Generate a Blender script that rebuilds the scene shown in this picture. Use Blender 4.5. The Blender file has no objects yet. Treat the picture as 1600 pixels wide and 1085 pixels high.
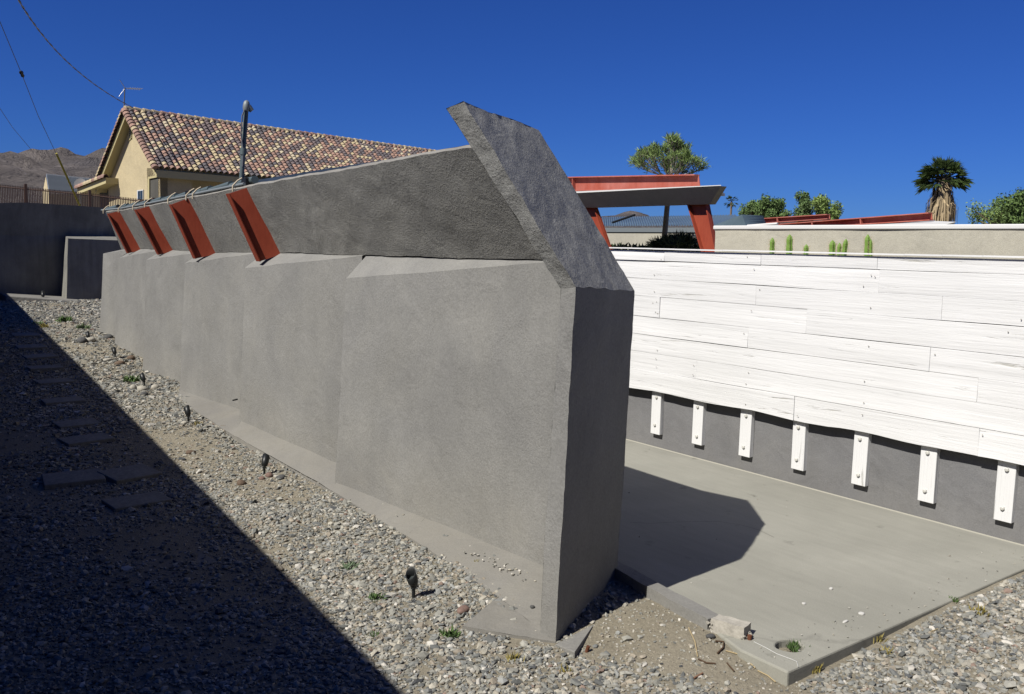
import bpy, bmesh, math, random
import numpy as np
from mathutils import Vector, Matrix, noise
random.seed(7); rng = np.random.default_rng(7)
scn = bpy.context.scene
C = scn.collection

# ------------------------------------------------------------------ camera
FPX, CX, CY = 1390.0, 800.0, 542.5
CAM = np.array([0.0, 0.0, 1.65])
_p1 = np.array([-244 - CX, 360 - CY, FPX]); _p2 = np.array([1600 - CX, 360 + .0234 * 1844 - CY, FPX])
_up = np.cross(_p1, _p2); _up /= np.linalg.norm(_up)
if _up[1] > 0: _up = -_up
_y = _p1 / np.linalg.norm(_p1)
_x = np.cross(_y, _up)
if _x[0] < 0: _x = -_x
ROT = np.array([_x, _y, _up])          # camera axes (right, down, forward) to world
cd = bpy.data.cameras.new('camera'); cam = bpy.data.objects.new('camera', cd); C.objects.link(cam)
cr, cdn, cf = ROT @ [1, 0, 0], ROT @ [0, 1, 0], ROT @ [0, 0, 1]
M = Matrix(((cr[0], -cdn[0], -cf[0], 0), (cr[1], -cdn[1], -cf[1], 0), (cr[2], -cdn[2], -cf[2], 1.65), (0, 0, 0, 1)))
cam.matrix_world = M
cd.sensor_width = 36; cd.lens = FPX / 1600 * 36; cd.clip_start = .05; cd.clip_end = 20000
scn.camera = cam

# ------------------------------------------------------------------ sky, sun, exposure
SUN_AZ = math.radians(6.5)      # travel direction: +X turned towards +Y
SUN_EL = math.radians(47.1)
to_sun = Vector((-math.cos(SUN_AZ) * math.cos(SUN_EL), -math.sin(SUN_AZ) * math.cos(SUN_EL), math.sin(SUN_EL)))
w = bpy.data.worlds.new("World"); scn.world = w; w.use_nodes = True
nt = w.node_tree; nt.nodes.clear()
sky = nt.nodes.new('ShaderNodeTexSky'); sky.sky_type = 'NISHITA'; sky.sun_disc = False
sky.sun_elevation = SUN_EL; sky.sun_rotation = math.atan2(to_sun.x, to_sun.y)
sky.altitude = 900; sky.air_density = 1.0; sky.dust_density = 0.0; sky.ozone_density = 10.0
hs = nt.nodes.new('ShaderNodeMix'); hs.data_type = 'RGBA'; hs.blend_type = 'MULTIPLY'; hs.inputs[0].default_value = 1; hs.inputs[7].default_value = (.265, .47, .95, 1)   # deep clear desert blue
bg = nt.nodes.new('ShaderNodeBackground'); bg.inputs['Strength'].default_value = .05
out = nt.nodes.new('ShaderNodeOutputWorld')
nt.links.new(sky.outputs[0], hs.inputs[6]); nt.links.new(hs.outputs[2], bg.inputs[0]); nt.links.new(bg.outputs[0], out.inputs[0])
sd = bpy.data.lights.new('sun', 'SUN'); sd.energy = 5.0; sd.angle = math.radians(.5); sd.color = (1, .96, .88)
sun = bpy.data.objects.new('sun', sd); C.objects.link(sun)
sun.rotation_euler = to_sun.to_track_quat('Z', 'Y').to_euler(); sun.location = (-5, -5, 12)
scn.view_settings.view_transform = 'Standard'; scn.view_settings.look = 'None'
scn.view_settings.exposure = .6; scn.view_settings.gamma = 1

# ------------------------------------------------------------------ helpers
def ray(u, v): return ROT @ np.array([u - CX, v - CY, FPX])
def at_z(u, v, z): d = ray(u, v); return Vector(CAM + (z - CAM[2]) / d[2] * d)
def at_x(u, v, x): d = ray(u, v); return Vector(CAM + x / d[0] * d)
def at_y(u, v, y): d = ray(u, v); return Vector(CAM + y / d[1] * d)
def at_d(u, v, r): d = ray(u, v); return Vector(CAM + r / math.hypot(d[0], d[1]) * d)
def at_pl(u, v, P, n):
    d = Vector(ray(u, v)); c = Vector(CAM); return c + d * ((Vector(P) - c).dot(n) / d.dot(n))

def tag(o, label=None, cat=None, group=None, kind=None):
    if label: o['label'] = label
    if cat: o['category'] = cat
    if group: o['group'] = group
    if kind: o['kind'] = kind
    return o
def empty(name, loc=(0, 0, 0), rz=0):
    o = bpy.data.objects.new(name, None); C.objects.link(o); o.location = loc; o.rotation_euler[2] = rz
    o.empty_display_size = .1
    return o

class MB:
    def __init__(s): s.v = []; s.f = []; s.m = []; s.sm = []
    def add(s, vs, fs, mi=0, smooth=False):
        b = len(s.v); s.v += [tuple(p) for p in vs]
        s.f += [tuple(b + i for i in f) for f in fs]; s.m += [mi] * len(fs); s.sm += [smooth] * len(fs); return s
    def box(s, lo, hi, mi=0, R=None, o=(0, 0, 0)):
        x0, y0, z0 = lo; x1, y1, z1 = hi
        vs = [Vector(p) for p in ((x0, y0, z0), (x1, y0, z0), (x1, y1, z0), (x0, y1, z0), (x0, y0, z1), (x1, y0, z1), (x1, y1, z1), (x0, y1, z1))]
        if R is not None: vs = [R @ p + Vector(o) for p in vs]
        return s.add(vs, [(0, 3, 2, 1), (4, 5, 6, 7), (0, 1, 5, 4), (1, 2, 6, 5), (2, 3, 7, 6), (3, 0, 4, 7)], mi)
    def hexa(s, b, t, mi=0):            # bottom and top loops of equal length
        n = len(b); fs = [tuple(range(n))[::-1], tuple(range(n, 2 * n))] + [(i, (i + 1) % n, n + (i + 1) % n, n + i) for i in range(n)]
        return s.add(list(b) + list(t), fs, mi)
    def tube(s, pts, rad, seg=8, mi=0, cap=True):
        pts = [Vector(p) for p in pts]; n = len(pts)
        rs = rad if hasattr(rad, '__len__') else [rad] * n
        vs = []; prev = None
        for i, p in enumerate(pts):
            t = (pts[min(i + 1, n - 1)] - pts[max(i - 1, 0)]).normalized()
            a = (prev - t * prev.dot(t)) if prev is not None else t.orthogonal()
            a.normalize(); prev = a; b = t.cross(a)
            for k in range(seg):
                an = 2 * math.pi * k / seg; vs.append(p + (a * math.cos(an) + b * math.sin(an)) * rs[i])
        fs = [(i * seg + k, i * seg + (k + 1) % seg, (i + 1) * seg + (k + 1) % seg, (i + 1) * seg + k) for i in range(n - 1) for k in range(seg)]
        s.add(vs, fs, mi, True)
        if cap: s.add(vs[:seg], [tuple(range(seg))[::-1]], mi); s.add(vs[-seg:], [tuple(range(seg))], mi)
        return s
    def patch(s, p00, p10, p11, p01, step=.07, amp=.004, mi=0):   # uneven hand-troweled surface
        P = [Vector(p) for p in (p00, p10, p11, p01)]
        nu = max(1, int(max((P[1] - P[0]).length, (P[2] - P[3]).length) / step)); nv = max(1, int(max((P[3] - P[0]).length, (P[2] - P[1]).length) / step))
        vs = []
        for j in range(nv + 1):
            for i in range(nu + 1):
                a, b = i / nu, j / nv
                q = (P[0] * (1 - a) + P[1] * a) * (1 - b) + (P[3] * (1 - a) + P[2] * a) * b
                vs.append(q + noise.noise_vector(q * 2.1) * amp * 1.6 + noise.noise_vector(q * 9) * amp * .7 + (noise.noise_vector(q * 21) * amp * .6 if step < .045 else Vector((0, 0, 0))))
        fs = [(j * (nu + 1) + i, j * (nu + 1) + i + 1, (j + 1) * (nu + 1) + i + 1, (j + 1) * (nu + 1) + i) for j in range(nv) for i in range(nu)]
        return s.add(vs, fs, mi, True)
    def mesh(s, name, mats):
        me = bpy.data.meshes.new(name); me.from_pydata(s.v, [], s.f)
        for m in (mats if isinstance(mats, (list, tuple)) else [mats]): me.materials.append(m)
        me.polygons.foreach_set('material_index', s.m); me.polygons.foreach_set('use_smooth', s.sm); me.update(); return me
    def build(s, name, mats, parent=None, loc=None):
        o = bpy.data.objects.new(name, s.mesh(name, mats)); C.objects.link(o)
        if parent: o.parent = parent
        if loc is not None: o.location = loc
        return o
def place(name, me, parent=None, loc=(0, 0, 0), rot=(0, 0, 0), scale=(1, 1, 1)):
    o = bpy.data.objects.new(name, me); C.objects.link(o); o.location = loc; o.rotation_euler = rot; o.scale = scale
    if parent: o.parent = parent
    return o
def fixn(o):
    bm = bmesh.new(); bm.from_mesh(o.data); bmesh.ops.recalc_face_normals(bm, faces=bm.faces); bm.to_mesh(o.data); bm.free(); return o
def bevel(o, wd=.004, seg=2):
    m = o.modifiers.new('bevel', 'BEVEL'); m.width = wd; m.segments = seg; m.limit_method = 'ANGLE'; m.angle_limit = .6; return o
def copy_tree(o, parent=None):
    c = o.copy(); C.objects.link(c); c.parent = parent
    for ch in list(o.children): copy_tree(ch, c)
    return c

# ------------------------------------------------------------------ materials
ALB = .62      # paint and stone reflectances below are written for exposure 0 and scaled once here for the longer exposure
def mat(name, col, rough=.85, spec=.3, metal=0):
    m = bpy.data.materials.new(name); m.use_nodes = True; b = m.node_tree.nodes['Principled BSDF']
    b.inputs['Base Color'].default_value = (*[x * ALB for x in col], 1); b.inputs['Roughness'].default_value = rough
    b.inputs['Specular IOR Level'].default_value = spec; b.inputs['Metallic'].default_value = metal
    return m
def N(m, t, **kw):
    n = m.node_tree.nodes.new(t)
    for k, v in kw.items():
        if k.startswith('i_'): n.inputs[k[2:].replace('_', ' ')].default_value = v
        else: setattr(n, k, v)
    return n
def L(m, a, b): m.node_tree.links.new(a, b)
def coord(m, scale=(1, 1, 1), kind='Object'):
    t = N(m, 'ShaderNodeTexCoord'); mp = N(m, 'ShaderNodeMapping'); mp.inputs['Scale'].default_value = scale
    L(m, t.outputs[kind], mp.inputs[0]); return mp.outputs[0]
def nz(m, co, scale, detail=4, rough=.55, dist=0):
    n = N(m, 'ShaderNodeTexNoise'); n.inputs['Scale'].default_value = scale; n.inputs['Detail'].default_value = detail
    n.inputs['Roughness'].default_value = rough; n.inputs['Distortion'].default_value = dist; L(m, co, n.inputs['Vector']); return n.outputs['Fac']
def ramp(m, f, stops):
    r = N(m, 'ShaderNodeValToRGB'); e = r.color_ramp.elements
    while len(e) < len(stops): e.new(.5)
    for k, (p, c) in enumerate(stops): e[k].position = p; e[k].color = (*c, 1) if len(c) == 3 else c
    L(m, f, r.inputs[0]); return r.outputs[0]
def mix(m, f, a, b, mode='MIX'):
    x = N(m, 'ShaderNodeMix', data_type='RGBA', blend_type=mode)
    if isinstance(f, (int, float)): x.inputs[0].default_value = f
    else: L(m, f, x.inputs[0])
    for k, q in ((6, a), (7, b)):
        if isinstance(q, tuple): x.inputs[k].default_value = (*q, 1)
        else: L(m, q, x.inputs[k])
    return x.outputs[2]
def bump(m, hts, dist=.01):         # list of (socket, strength, distance)
    prev = None
    for h, st, di in hts:
        b = N(m, 'ShaderNodeBump'); b.inputs['Strength'].default_value = st; b.inputs['Distance'].default_value = di
        L(m, h, b.inputs['Height'])
        if prev: L(m, prev, b.inputs['Normal'])
        prev = b.outputs[0]
    L(m, prev, m.node_tree.nodes['Principled BSDF'].inputs['Normal'])
def base(m, s): L(m, mix(m, 1.0, s, (ALB,) * 3, 'MULTIPLY'), m.node_tree.nodes['Principled BSDF'].inputs['Base Color'])
def g(v, t=(1, 1, 1)): return (v * t[0], v * t[1], v * t[2])

def gr_col(m, f): return ramp(m, f, [(0, (0, 0, 0)), (1, (1, 1, 1))])
def stucco(name, c, mott=.12, fine=.6, fd=.004, streak=.08, warm=(1, .985, .95), fscale=130, cn=.5):
    m = mat(name, c, .93, .15); co = coord(m)
    big = nz(m, co, 1.6, 5, .6, .6); cv = coord(m, (5, 5, .35)); st = nz(m, cv, 2.2, 4, .6)
    a = ramp(m, big, [(.3, tuple(x * (1 - mott) for x in c)), (.7, tuple(x * (1 + mott) for x in c))])
    s2 = ramp(m, st, [(.35, (1 - streak,) * 3), (.7, (1 + streak * .5,) * 3)])
    a = mix(m, 1.0, a, s2, 'MULTIPLY')
    gr = nz(m, co, fscale, 3, .7); a = mix(m, cn, a, ramp(m, gr, [(.3, (.7,) * 3), (.7, (1.2,) * 3)]), 'MULTIPLY')
    # dusty foot of the wall, splashed by soil
    sp = N(m, 'ShaderNodeSeparateXYZ'); L(m, co, sp.inputs[0])
    mr = N(m, 'ShaderNodeMapRange'); L(m, sp.outputs[2], mr.inputs[0]); mr.inputs[1].default_value = .05; mr.inputs[2].default_value = .5
    mr.inputs[3].default_value = .45; mr.inputs[4].default_value = 0
    pt = nz(m, co, 5, 5, .6); ml = N(m, 'ShaderNodeMath', operation='MULTIPLY'); L(m, mr.outputs[0], ml.inputs[0]); L(m, pt, ml.inputs[1])
    a = mix(m, ml.outputs[0], a, tuple(min(1, c[k] * (1.12, 1.06, .93)[k]) for k in range(3)))
    vc = N(m, 'ShaderNodeTexVoronoi', feature='DISTANCE_TO_EDGE'); vc.inputs['Scale'].default_value = .55
    dn_ = N(m, 'ShaderNodeTexNoise'); dn_.inputs['Scale'].default_value = 3; dn_.inputs['Detail'].default_value = 6; L(m, co, dn_.inputs['Vector'])
    dsc = N(m, 'ShaderNodeVectorMath', operation='SCALE'); dsc.inputs['Scale'].default_value = .5; L(m, dn_.outputs['Color'], dsc.inputs[0])
    dad = N(m, 'ShaderNodeVectorMath', operation='ADD'); L(m, co, dad.inputs[0]); L(m, dsc.outputs[0], dad.inputs[1]); L(m, dad.outputs[0], vc.inputs['Vector'])
    a = mix(m, .22, a, ramp(m, vc.outputs['Distance'], [(0, (.6, .6, .6)), (.0012, (.85, .85, .85)), (.0026, (1, 1, 1)), (1, (1, 1, 1))]), 'MULTIPLY')
    blot = ramp(m, nz(m, co, .7, 6, .65, 1.2), [(.38, (.93, .93, .94)), (.5, (1, 1, 1)), (.62, (1.06, 1.055, 1.04))]); a = mix(m, 1.0, a, blot, 'MULTIPLY')
    base(m, a)
    mid = nz(m, co, 26, 4, .65, .3); wav = nz(m, co, 4.5, 3, .5, 1.5)
    pm = ramp(m, nz(m, co, 2.7, 3, .6, .8), [(.35, (.35, .35, .35)), (.62, (1, 1, 1))]); grp_ = mix(m, 1.0, gr_col(m, gr), pm, 'MULTIPLY')
    tr = N(m, 'ShaderNodeTexWave', wave_type='RINGS', rings_direction='SPHERICAL'); tr.inputs['Scale'].default_value = 7; tr.inputs['Distortion'].default_value = 9; tr.inputs['Detail'].default_value = 2; tr.inputs['Detail Scale'].default_value = .8; L(m, co, tr.inputs['Vector'])
    bump(m, [(wav, .35, .02), (mid, .3, .006), (tr.outputs['Fac'], .03, .006), (grp_, fine, fd)])
    return m
M_stucco = stucco('grey_stucco', (.275, .272, .262), .10, .8, .005, .035, fscale=75)
M_stucco_up = stucco('grey_stucco_rough', (.33, .325, .305), .10, .9, .008, .06, fscale=90, cn=.75)
M_blade = stucco('grey_stucco_blade', (.37, .37, .355), .08, .7, .008, .03, fscale=90, cn=.75)
M_apron = stucco('apron_concrete', (.265, .258, .242), .10, .35, .003, 0)
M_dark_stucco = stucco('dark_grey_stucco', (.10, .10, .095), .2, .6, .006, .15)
M_farwall = stucco('far_wall_stucco', (.26, .255, .235), .2, .6, .006, .15)
M_beige = stucco('beige_stucco', (.54, .515, .43), .06, .4, .006, .04)
M_cream = stucco('cream_stucco', (.62, .52, .33), .05, .4, .01, .03, fscale=30)
M_cream_trim = mat('cream_trim', (.58, .50, .27), .7)
M_carportwall = stucco('carport_wall_stucco', (.225, .225, .232), .12, .4, .004, .04)
M_cap = stucco('cap_mortar', (.29, .28, .26), .15, .5, .004, 0)

def white_paint(name, grain=True, ax=1):
    m = mat(name, (.83, .825, .80), .6, .3)
    sc = [14, 14, 14]; sc[ax] = .7; co = coord(m, tuple(sc), 'Object')
    oi = N(m, 'ShaderNodeObjectInfo'); ad = N(m, 'ShaderNodeVectorMath', operation='ADD'); L(m, co, ad.inputs[0])
    cb = N(m, 'ShaderNodeMath', operation='MULTIPLY'); cb.inputs[1].default_value = 60; L(m, oi.outputs['Random'], cb.inputs[0]); L(m, cb.outputs[0], ad.inputs[1])
    g1 = nz(m, ad.outputs[0], 1.8, 6, .65, .9); g2 = nz(m, ad.outputs[0], 6, 4, .7, .3)
    wv = N(m, 'ShaderNodeTexWave', wave_type='RINGS', rings_direction='Y'); wv.inputs['Scale'].default_value = .32; wv.inputs['Distortion'].default_value = 3.2
    wv.inputs['Detail'].default_value = 3; wv.inputs['Detail Scale'].default_value = 1.2; L(m, ad.outputs[0], wv.inputs['Vector'])
    crack = ramp(m, g1, [(0, (0, 0, 0)), (.315, (0, 0, 0)), (.37, (1, 1, 1)), (1, (1, 1, 1))])
    crack2 = ramp(m, g2, [(0, (0, 0, 0)), (.27, (0, 0, 0)), (.33, (1, 1, 1)), (1, (1, 1, 1))])
    big = nz(m, coord(m), 1.2, 3)
    a = ramp(m, big, [(.3, (.87, .87, .865)), (.7, (.93, .93, .93))])
    fl = [90, 90, 90]; fl[ax] = 1.1; g3 = nz(m, coord(m, tuple(fl)), 1, 5, .7)
    a = mix(m, 1.0, a, ramp(m, g3, [(.3, (.86, .86, .86)), (.5, (1, 1, 1)), (.7, (1.03, 1.03, 1.03))]), 'MULTIPLY')
    a = mix(m, crack, (.58, .57, .53), a); a = mix(m, crack2, (.70, .69, .66), a)
    base(m, a)
    bump(m, [(wv.outputs['Fac'], .5, .004), (g1, .5, .005), (crack, .6, .003), (g2, .5, .003)])
    return m
M_white = white_paint('white_painted_wood'); M_white_v = white_paint('white_painted_batten', ax=2)
M_bolt = mat('painted_bolt', (.66, .65, .60), .5, .5)
M_screw = mat('rust_spot', (.12, .07, .04), .8)

def red_paint():
    m = mat('red_oxide_paint', (.36, .07, .03), .5, .35); co = coord(m)
    n1 = nz(m, co, 3, 4); a = ramp(m, n1, [(.3, (.34, .058, .028)), (.7, (.42, .085, .042))]); a = mix(m, .5, a, ramp(m, nz(m, coord(m, (30, 30, 4)), 1.5, 5, .7), [(.3, (.75, .7, .7)), (.55, (1, 1, 1)), (.75, (1.12, 1.25, 1.35))]), 'MULTIPLY'); a = mix(m, ramp(m, nz(m, co, 14, 6, .7), [(0, (0, 0, 0)), (.66, (0, 0, 0)), (.72, (.8, .8, .8))]), a, (.16, .07, .035)); base(m, a)
    bump(m, [(nz(m, co, 40, 2), .08, .003)]); return m
M_red = red_paint()
def faded_red():
    m = mat('faded_red_paint', (.50, .13, .09), .6, .3); n1 = nz(m, coord(m), 2.5, 5, .6)
    a = ramp(m, n1, [(.3, (.46, .10, .06)), (.7, (.56, .21, .17))]); a = mix(m, .6, a, ramp(m, nz(m, coord(m, (8, 8, 1)), 2, 5, .7), [(.3, (.75, .72, .72)), (.55, (1, 1, 1)), (.75, (1.1, 1.3, 1.35))]), 'MULTIPLY'); base(m, a); return m
M_red2 = faded_red()

def slab_mat():
    m = mat('slab_concrete', (.4, .38, .32), .85, .25); co = coord(m)
    a = ramp(m, nz(m, co, 1.1, 6, .6, .5), [(.3, (.315, .31, .268)), (.7, (.385, .378, .328))])
    st = ramp(m, nz(m, co, 5.5, 4, .55), [(0, (.6, .6, .6)), (.27, (.66, .66, .65)), (.345, (1, 1, 1)), (.68, (1, 1, 1)), (.76, (1.12, 1.12, 1.13))])
    a = mix(m, .8, a, st, 'MULTIPLY')
    a = mix(m, .35, a, ramp(m, nz(m, coord(m, (9, 1.2, 1)), 2, 5, .7), [(.3, (.8,) * 3), (.7, (1.15,) * 3)]), 'MULTIPLY')
    a = mix(m, .4, a, ramp(m, nz(m, co, 160, 2, .7), [(.3, (.8,) * 3), (.7, (1.15,) * 3)]), 'MULTIPLY')
    vo = N(m, 'ShaderNodeTexVoronoi', feature='DISTANCE_TO_EDGE'); vo.inputs['Scale'].default_value = .33
    ds = N(m, 'ShaderNodeVectorMath', operation='ADD'); nn = N(m, 'ShaderNodeTexNoise'); nn.inputs['Scale'].default_value = 2.5; nn.inputs['Detail'].default_value = 5
    L(m, co, nn.inputs['Vector']); sc = N(m, 'ShaderNodeVectorMath', operation='SCALE'); sc.inputs['Scale'].default_value = .35
    L(m, nn.outputs['Color'], sc.inputs[0]); L(m, co, ds.inputs[0]); L(m, sc.outputs[0], ds.inputs[1]); L(m, ds.outputs[0], vo.inputs['Vector'])
    cr = ramp(m, vo.outputs['Distance'], [(0, (.5, .5, .5)), (.0006, (.8, .8, .8)), (.0013, (1, 1, 1)), (1, (1, 1, 1))])
    a = mix(m, .35, a, cr, 'MULTIPLY'); base(m, a)
    bump(m, [(nz(m, co, 9, 4), .25, .008), (nz(m, co, 120, 2), .4, .003)]); return m
M_slab = slab_mat()
def ground_mat():
    m = mat('desert_ground', (.32, .28, .21), .95, .1); co = coord(m)
    a = ramp(m, nz(m, co, .9, 6, .6), [(.3, (.275, .245, .185)), (.7, (.35, .315, .245))])
    a = mix(m, .7, a, ramp(m, nz(m, co, 60, 5, .75), [(.3, (.6,) * 3), (.5, (1,) * 3), (.75, (1.3,) * 3)]), 'MULTIPLY')
    base(m, a); bump(m, [(nz(m, co, 5, 4), .5, .03), (nz(m, co, 70, 5, .7), .9, .01)]); return m
M_ground = ground_mat()
def tinted(name, rough=.85, attr='tint', bs=90):
    m = mat(name, (.3, .3, .3), rough, .25); a = N(m, 'ShaderNodeAttribute', attribute_name=attr)
    co = coord(m); b = mix(m, .6, a.outputs['Color'], ramp(m, nz(m, co, bs, 3, .7), [(.3, (.75,) * 3), (.7, (1.15,) * 3)]), 'MULTIPLY')
    base(m, b); bump(m, [(nz(m, co, bs * 2, 2), .3, .003)]); return m
M_gravel = tinted('gravel_stone')
def rock(name, c):
    m = mat(name, c, .85, .25); co = coord(m)
    base(m, ramp(m, nz(m, co, 30, 5, .7), [(.3, tuple(x * .7 for x in c)), (.7, tuple(x * 1.2 for x in c))])); bump(m, [(nz(m, co, 60, 4), .4, .006)]); return m
M_rock_red = rock('reddish_rock', (.26, .17, .14)); M_rock_brown = rock('brown_rock', (.17, .12, .085)); M_rock_grey = rock('dark_grey_rock', (.11, .11, .11)); M_rock_pale = rock('pale_rock', (.5, .47, .40)); M_chip = rock('white_chip', (.66, .65, .62))
M_paver = rock('paver_concrete', (.27, .26, .23))
M_black = mat('black_plastic', (.014, .016, .017), .45, .4)
M_glass = mat('lamp_lens', (.05, .06, .06), .1, .6)
M_rust = rock('rusty_iron', (.16, .06, .03))
M_galv = mat('galvanised_steel', (.24, .27, .28), .55, .4, .2)
M_pipe = mat('grey_conduit', (.10, .135, .145), .6, .3, 0)
M_strap = mat('cream_strap', (.62, .52, .38), .7)
def bluemetal(name='blue_grey_sheet_metal', c=(.14, .20, .24)):
    m = mat(name, c, .4, .4, .2); base(m, ramp(m, nz(m, coord(m), 1.2, 4), [(.3, tuple(x * .7 for x in c)), (.7, tuple(x * 1.3 for x in c))])); return m
M_bluemetal = bluemetal(); M_bluedark = bluemetal('dark_blue_flashing', (.05, .075, .12))
M_whiteroof = mat('white_roof_coating', (.80, .80, .79), .6)
M_fascia = stucco('olive_grey_fascia', (.52, .50, .43), .06, .3, .004, .05)
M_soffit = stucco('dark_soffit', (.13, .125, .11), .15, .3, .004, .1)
M_wire = mat('wire', (.13, .14, .17), .6)
M_wire2 = mat('twisted_pale_wire', (.40, .44, .50), .5)
M_yellow = mat('yellow_guard', (.50, .42, .06), .5)
M_alum = mat('aluminium', (.55, .57, .58), .4, .5, .6)
M_fence = mat('brown_steel_fence', (.13, .075, .055), .6)
M_window = mat('window_glass', (.03, .045, .06), .08, .6); M_winframe = mat('white_window_frame', (.75, .75, .74), .5)
M_twig = mat('dry_twig', (.48, .38, .22), .9)
M_darktwig = mat('dead_leaf', (.10, .06, .035), .9)
def leaf(name, c, tr=.15):
    m = mat(name, c, .65, .25); a = N(m, 'ShaderNodeAttribute', attribute_name='tint')
    base(m, mix(m, 1.0, c, a.outputs['Color'], 'MULTIPLY'))
    m.node_tree.nodes['Principled BSDF'].inputs['Subsurface Weight'].default_value = 0
    return m
M_leaf = leaf('olive_green_leaf', (.21, .30, .09)); M_leafdark = leaf('dark_green_leaf', (.06, .10, .045)); M_leafmid = leaf('mid_green_leaf', (.14, .22, .07))
M_palm = leaf('palm_frond', (.07, .11, .03)); M_thatch = leaf('dead_palm_skirt', (.40, .31, .20)); M_weed = leaf('weed_green', (.10, .17, .05)); M_weeddry = leaf('dry_weed', (.30, .25, .08))
M_weedblue = leaf('blue_green_weed', (.16, .22, .13))
M_bark = rock('bark', (.22, .17, .12)); M_greybark = rock('grey_bark', (.36, .32, .26))
M_cactus = mat('cactus_green', (.20, .34, .06), .6); M_spine = mat('cactus_spine', (.6, .5, .3), .7)
TC = [(.56, .46, .29), (.43, .27, .21), (.19, .15, .15), (.14, .125, .135), (.33, .21, .17), (.58, .50, .36)]
M_tile = [rock('roof_tile_%s' % n, c) for n, c in zip(['buff', 'pink', 'charcoal', 'slate', 'umber', 'straw'], TC)]
M_greytile = mat('grey_roof_tile', (.20, .235, .29), .9)

# ------------------------------------------------------------------ ground
def gz(x, y):
    if y > 60: return .3
    ys = [-50, 6, 8.5, 11.5, 14.5, 20, 60]; zs = [-.06, -.06, -.01, .02, .2, .3, .3]
    z = float(np.interp(y, ys, zs))
    if 3.2 < x < 60 and y < 14.9: k = min(1, (x - 3.2) / .3) * min(1, (14.9 - y) / .6); z = z * (1 - k) + (-.06) * k
    if x > 3.0 and y < 2.2: z += .045 * min(1, (x - 3.0) / 1.2)
    if 2.4 < x < 3.3 and 2.05 < y < 4: z += .05 * min(1, (x - 2.4) / .45) * min(1, (y - 2.05) / .35)
    return z
def gh(x, y): return gz(x, y) + (noise.noise(Vector((x * 1.3, y * 1.3, 3))) * .012 + noise.noise(Vector((x * 5, y * 5, 9))) * .006) * (1 if abs(x) < 30 and y < 30 else 0)
xs = list(np.arange(-3, 8, .09)); ys = list(np.arange(-1, 22, .09))
xs = [-9000, -3000, -800, -200, -60, -25, -12, -6] + xs + [9, 12, 18, 30, 60, 200, 800, 3000, 9000]
ys = [-9000, -3000, -800, -200, -60, -25, -12, -5, -2] + ys + [24, 28, 35, 60, 120, 400, 1000, 3000, 9000]
gm = MB(); nx = len(xs)
gm.add([(x, y, gh(x, y)) for y in ys for x in xs], [(j * nx + i, j * nx + i + 1, (j + 1) * nx + i + 1, (j + 1) * nx + i) for j in range(len(ys) - 1) for i in range(nx - 1)], 0, True)
tag(gm.build('ground', M_ground), kind='structure')

# gravel: every stone is geometry
ico = bmesh.new(); bmesh.ops.create_icosphere(ico, subdivisions=1, radius=1); ico.verts.ensure_lookup_table()
IV = np.array([v.co[:] for v in ico.verts]); IF = np.array([[v.index for v in f.verts] for f in ico.faces]); ico.free()
PAL = np.array([(.385, .375, .33), (.31, .305, .27), (.225, .23, .215), (.165, .17, .165), (.46, .43, .36), (.37, .325, .26), (.62, .59, .53), (.29, .21, .17), (.10, .105, .11), (.33, .335, .32)])
PW = np.array([.19, .19, .14, .09, .13, .11, .05, .02, .035, .08])
CV = np.array([(x, y, z) for x in (-.8, .8) for y in (-.8, .8) for z in (-.8, .8)])
CF = np.array([(0, 1, 3), (0, 3, 2), (4, 6, 7), (4, 7, 5), (0, 4, 5), (0, 5, 1), (2, 3, 7), (2, 7, 6), (0, 2, 6), (0, 6, 4), (1, 5, 7), (1, 7, 3)])
def stones(name, pts, sz, zf=.6, pal=PAL, pw=PW, lift=.25, simple=False):
    IV, IF = (CV, CF) if simple else (globals()['IV'], globals()['IF'])
    n = len(pts); nv = len(IV)
    J = IV[None] * (1 + rng.uniform(-.36, .36, (n, nv, 1))) * rng.uniform(.55, 1.35, (n, 1, 3)); J[:, :, 2] *= zf
    a = rng.uniform(0, 2 * np.pi, n); t = rng.normal(0, .35, n); ca, sa, ct, st = np.cos(a), np.sin(a), np.cos(t), np.sin(t)
    y1 = J[:, :, 1] * ct[:, None] - J[:, :, 2] * st[:, None]; z1 = J[:, :, 1] * st[:, None] + J[:, :, 2] * ct[:, None]
    x2 = J[:, :, 0] * ca[:, None] - y1 * sa[:, None]; y2 = J[:, :, 0] * sa[:, None] + y1 * ca[:, None]
    V = np.stack([x2, y2, z1], 2) * sz[:, None, None] + pts[:, None, :]; V[:, :, 2] += (sz * lift)[:, None]
    F = (IF[None] + (np.arange(n) * nv)[:, None, None]).reshape(-1, 3)
    me = bpy.data.meshes.new(name); me.vertices.add(n * nv); me.vertices.foreach_set('co', V.reshape(-1).astype(np.float32))
    me.loops.add(F.size); me.loops.foreach_set('vertex_index', F.reshape(-1).astype(np.int32))
    me.polygons.add(len(F)); me.polygons.foreach_set('loop_start', np.arange(0, F.size, 3, dtype=np.int32))
    me.update(calc_edges=True); me.validate()
    ci = rng.choice(len(pal), n, p=pw / pw.sum()); col = pal[ci] * rng.uniform(.75, 1.2, (n, 1))
    at = me.color_attributes.new('tint', 'FLOAT_COLOR', 'POINT')
    at.data.foreach_set('color', np.concatenate([np.repeat(col, nv, 0), np.ones((n * nv, 1))], 1).reshape(-1).astype(np.float32))
    me.materials.append(M_gravel); me.polygons.foreach_set('use_smooth', np.zeros(len(F), bool))
    o = bpy.data.objects.new(name, me); C.objects.link(o); return o
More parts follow.
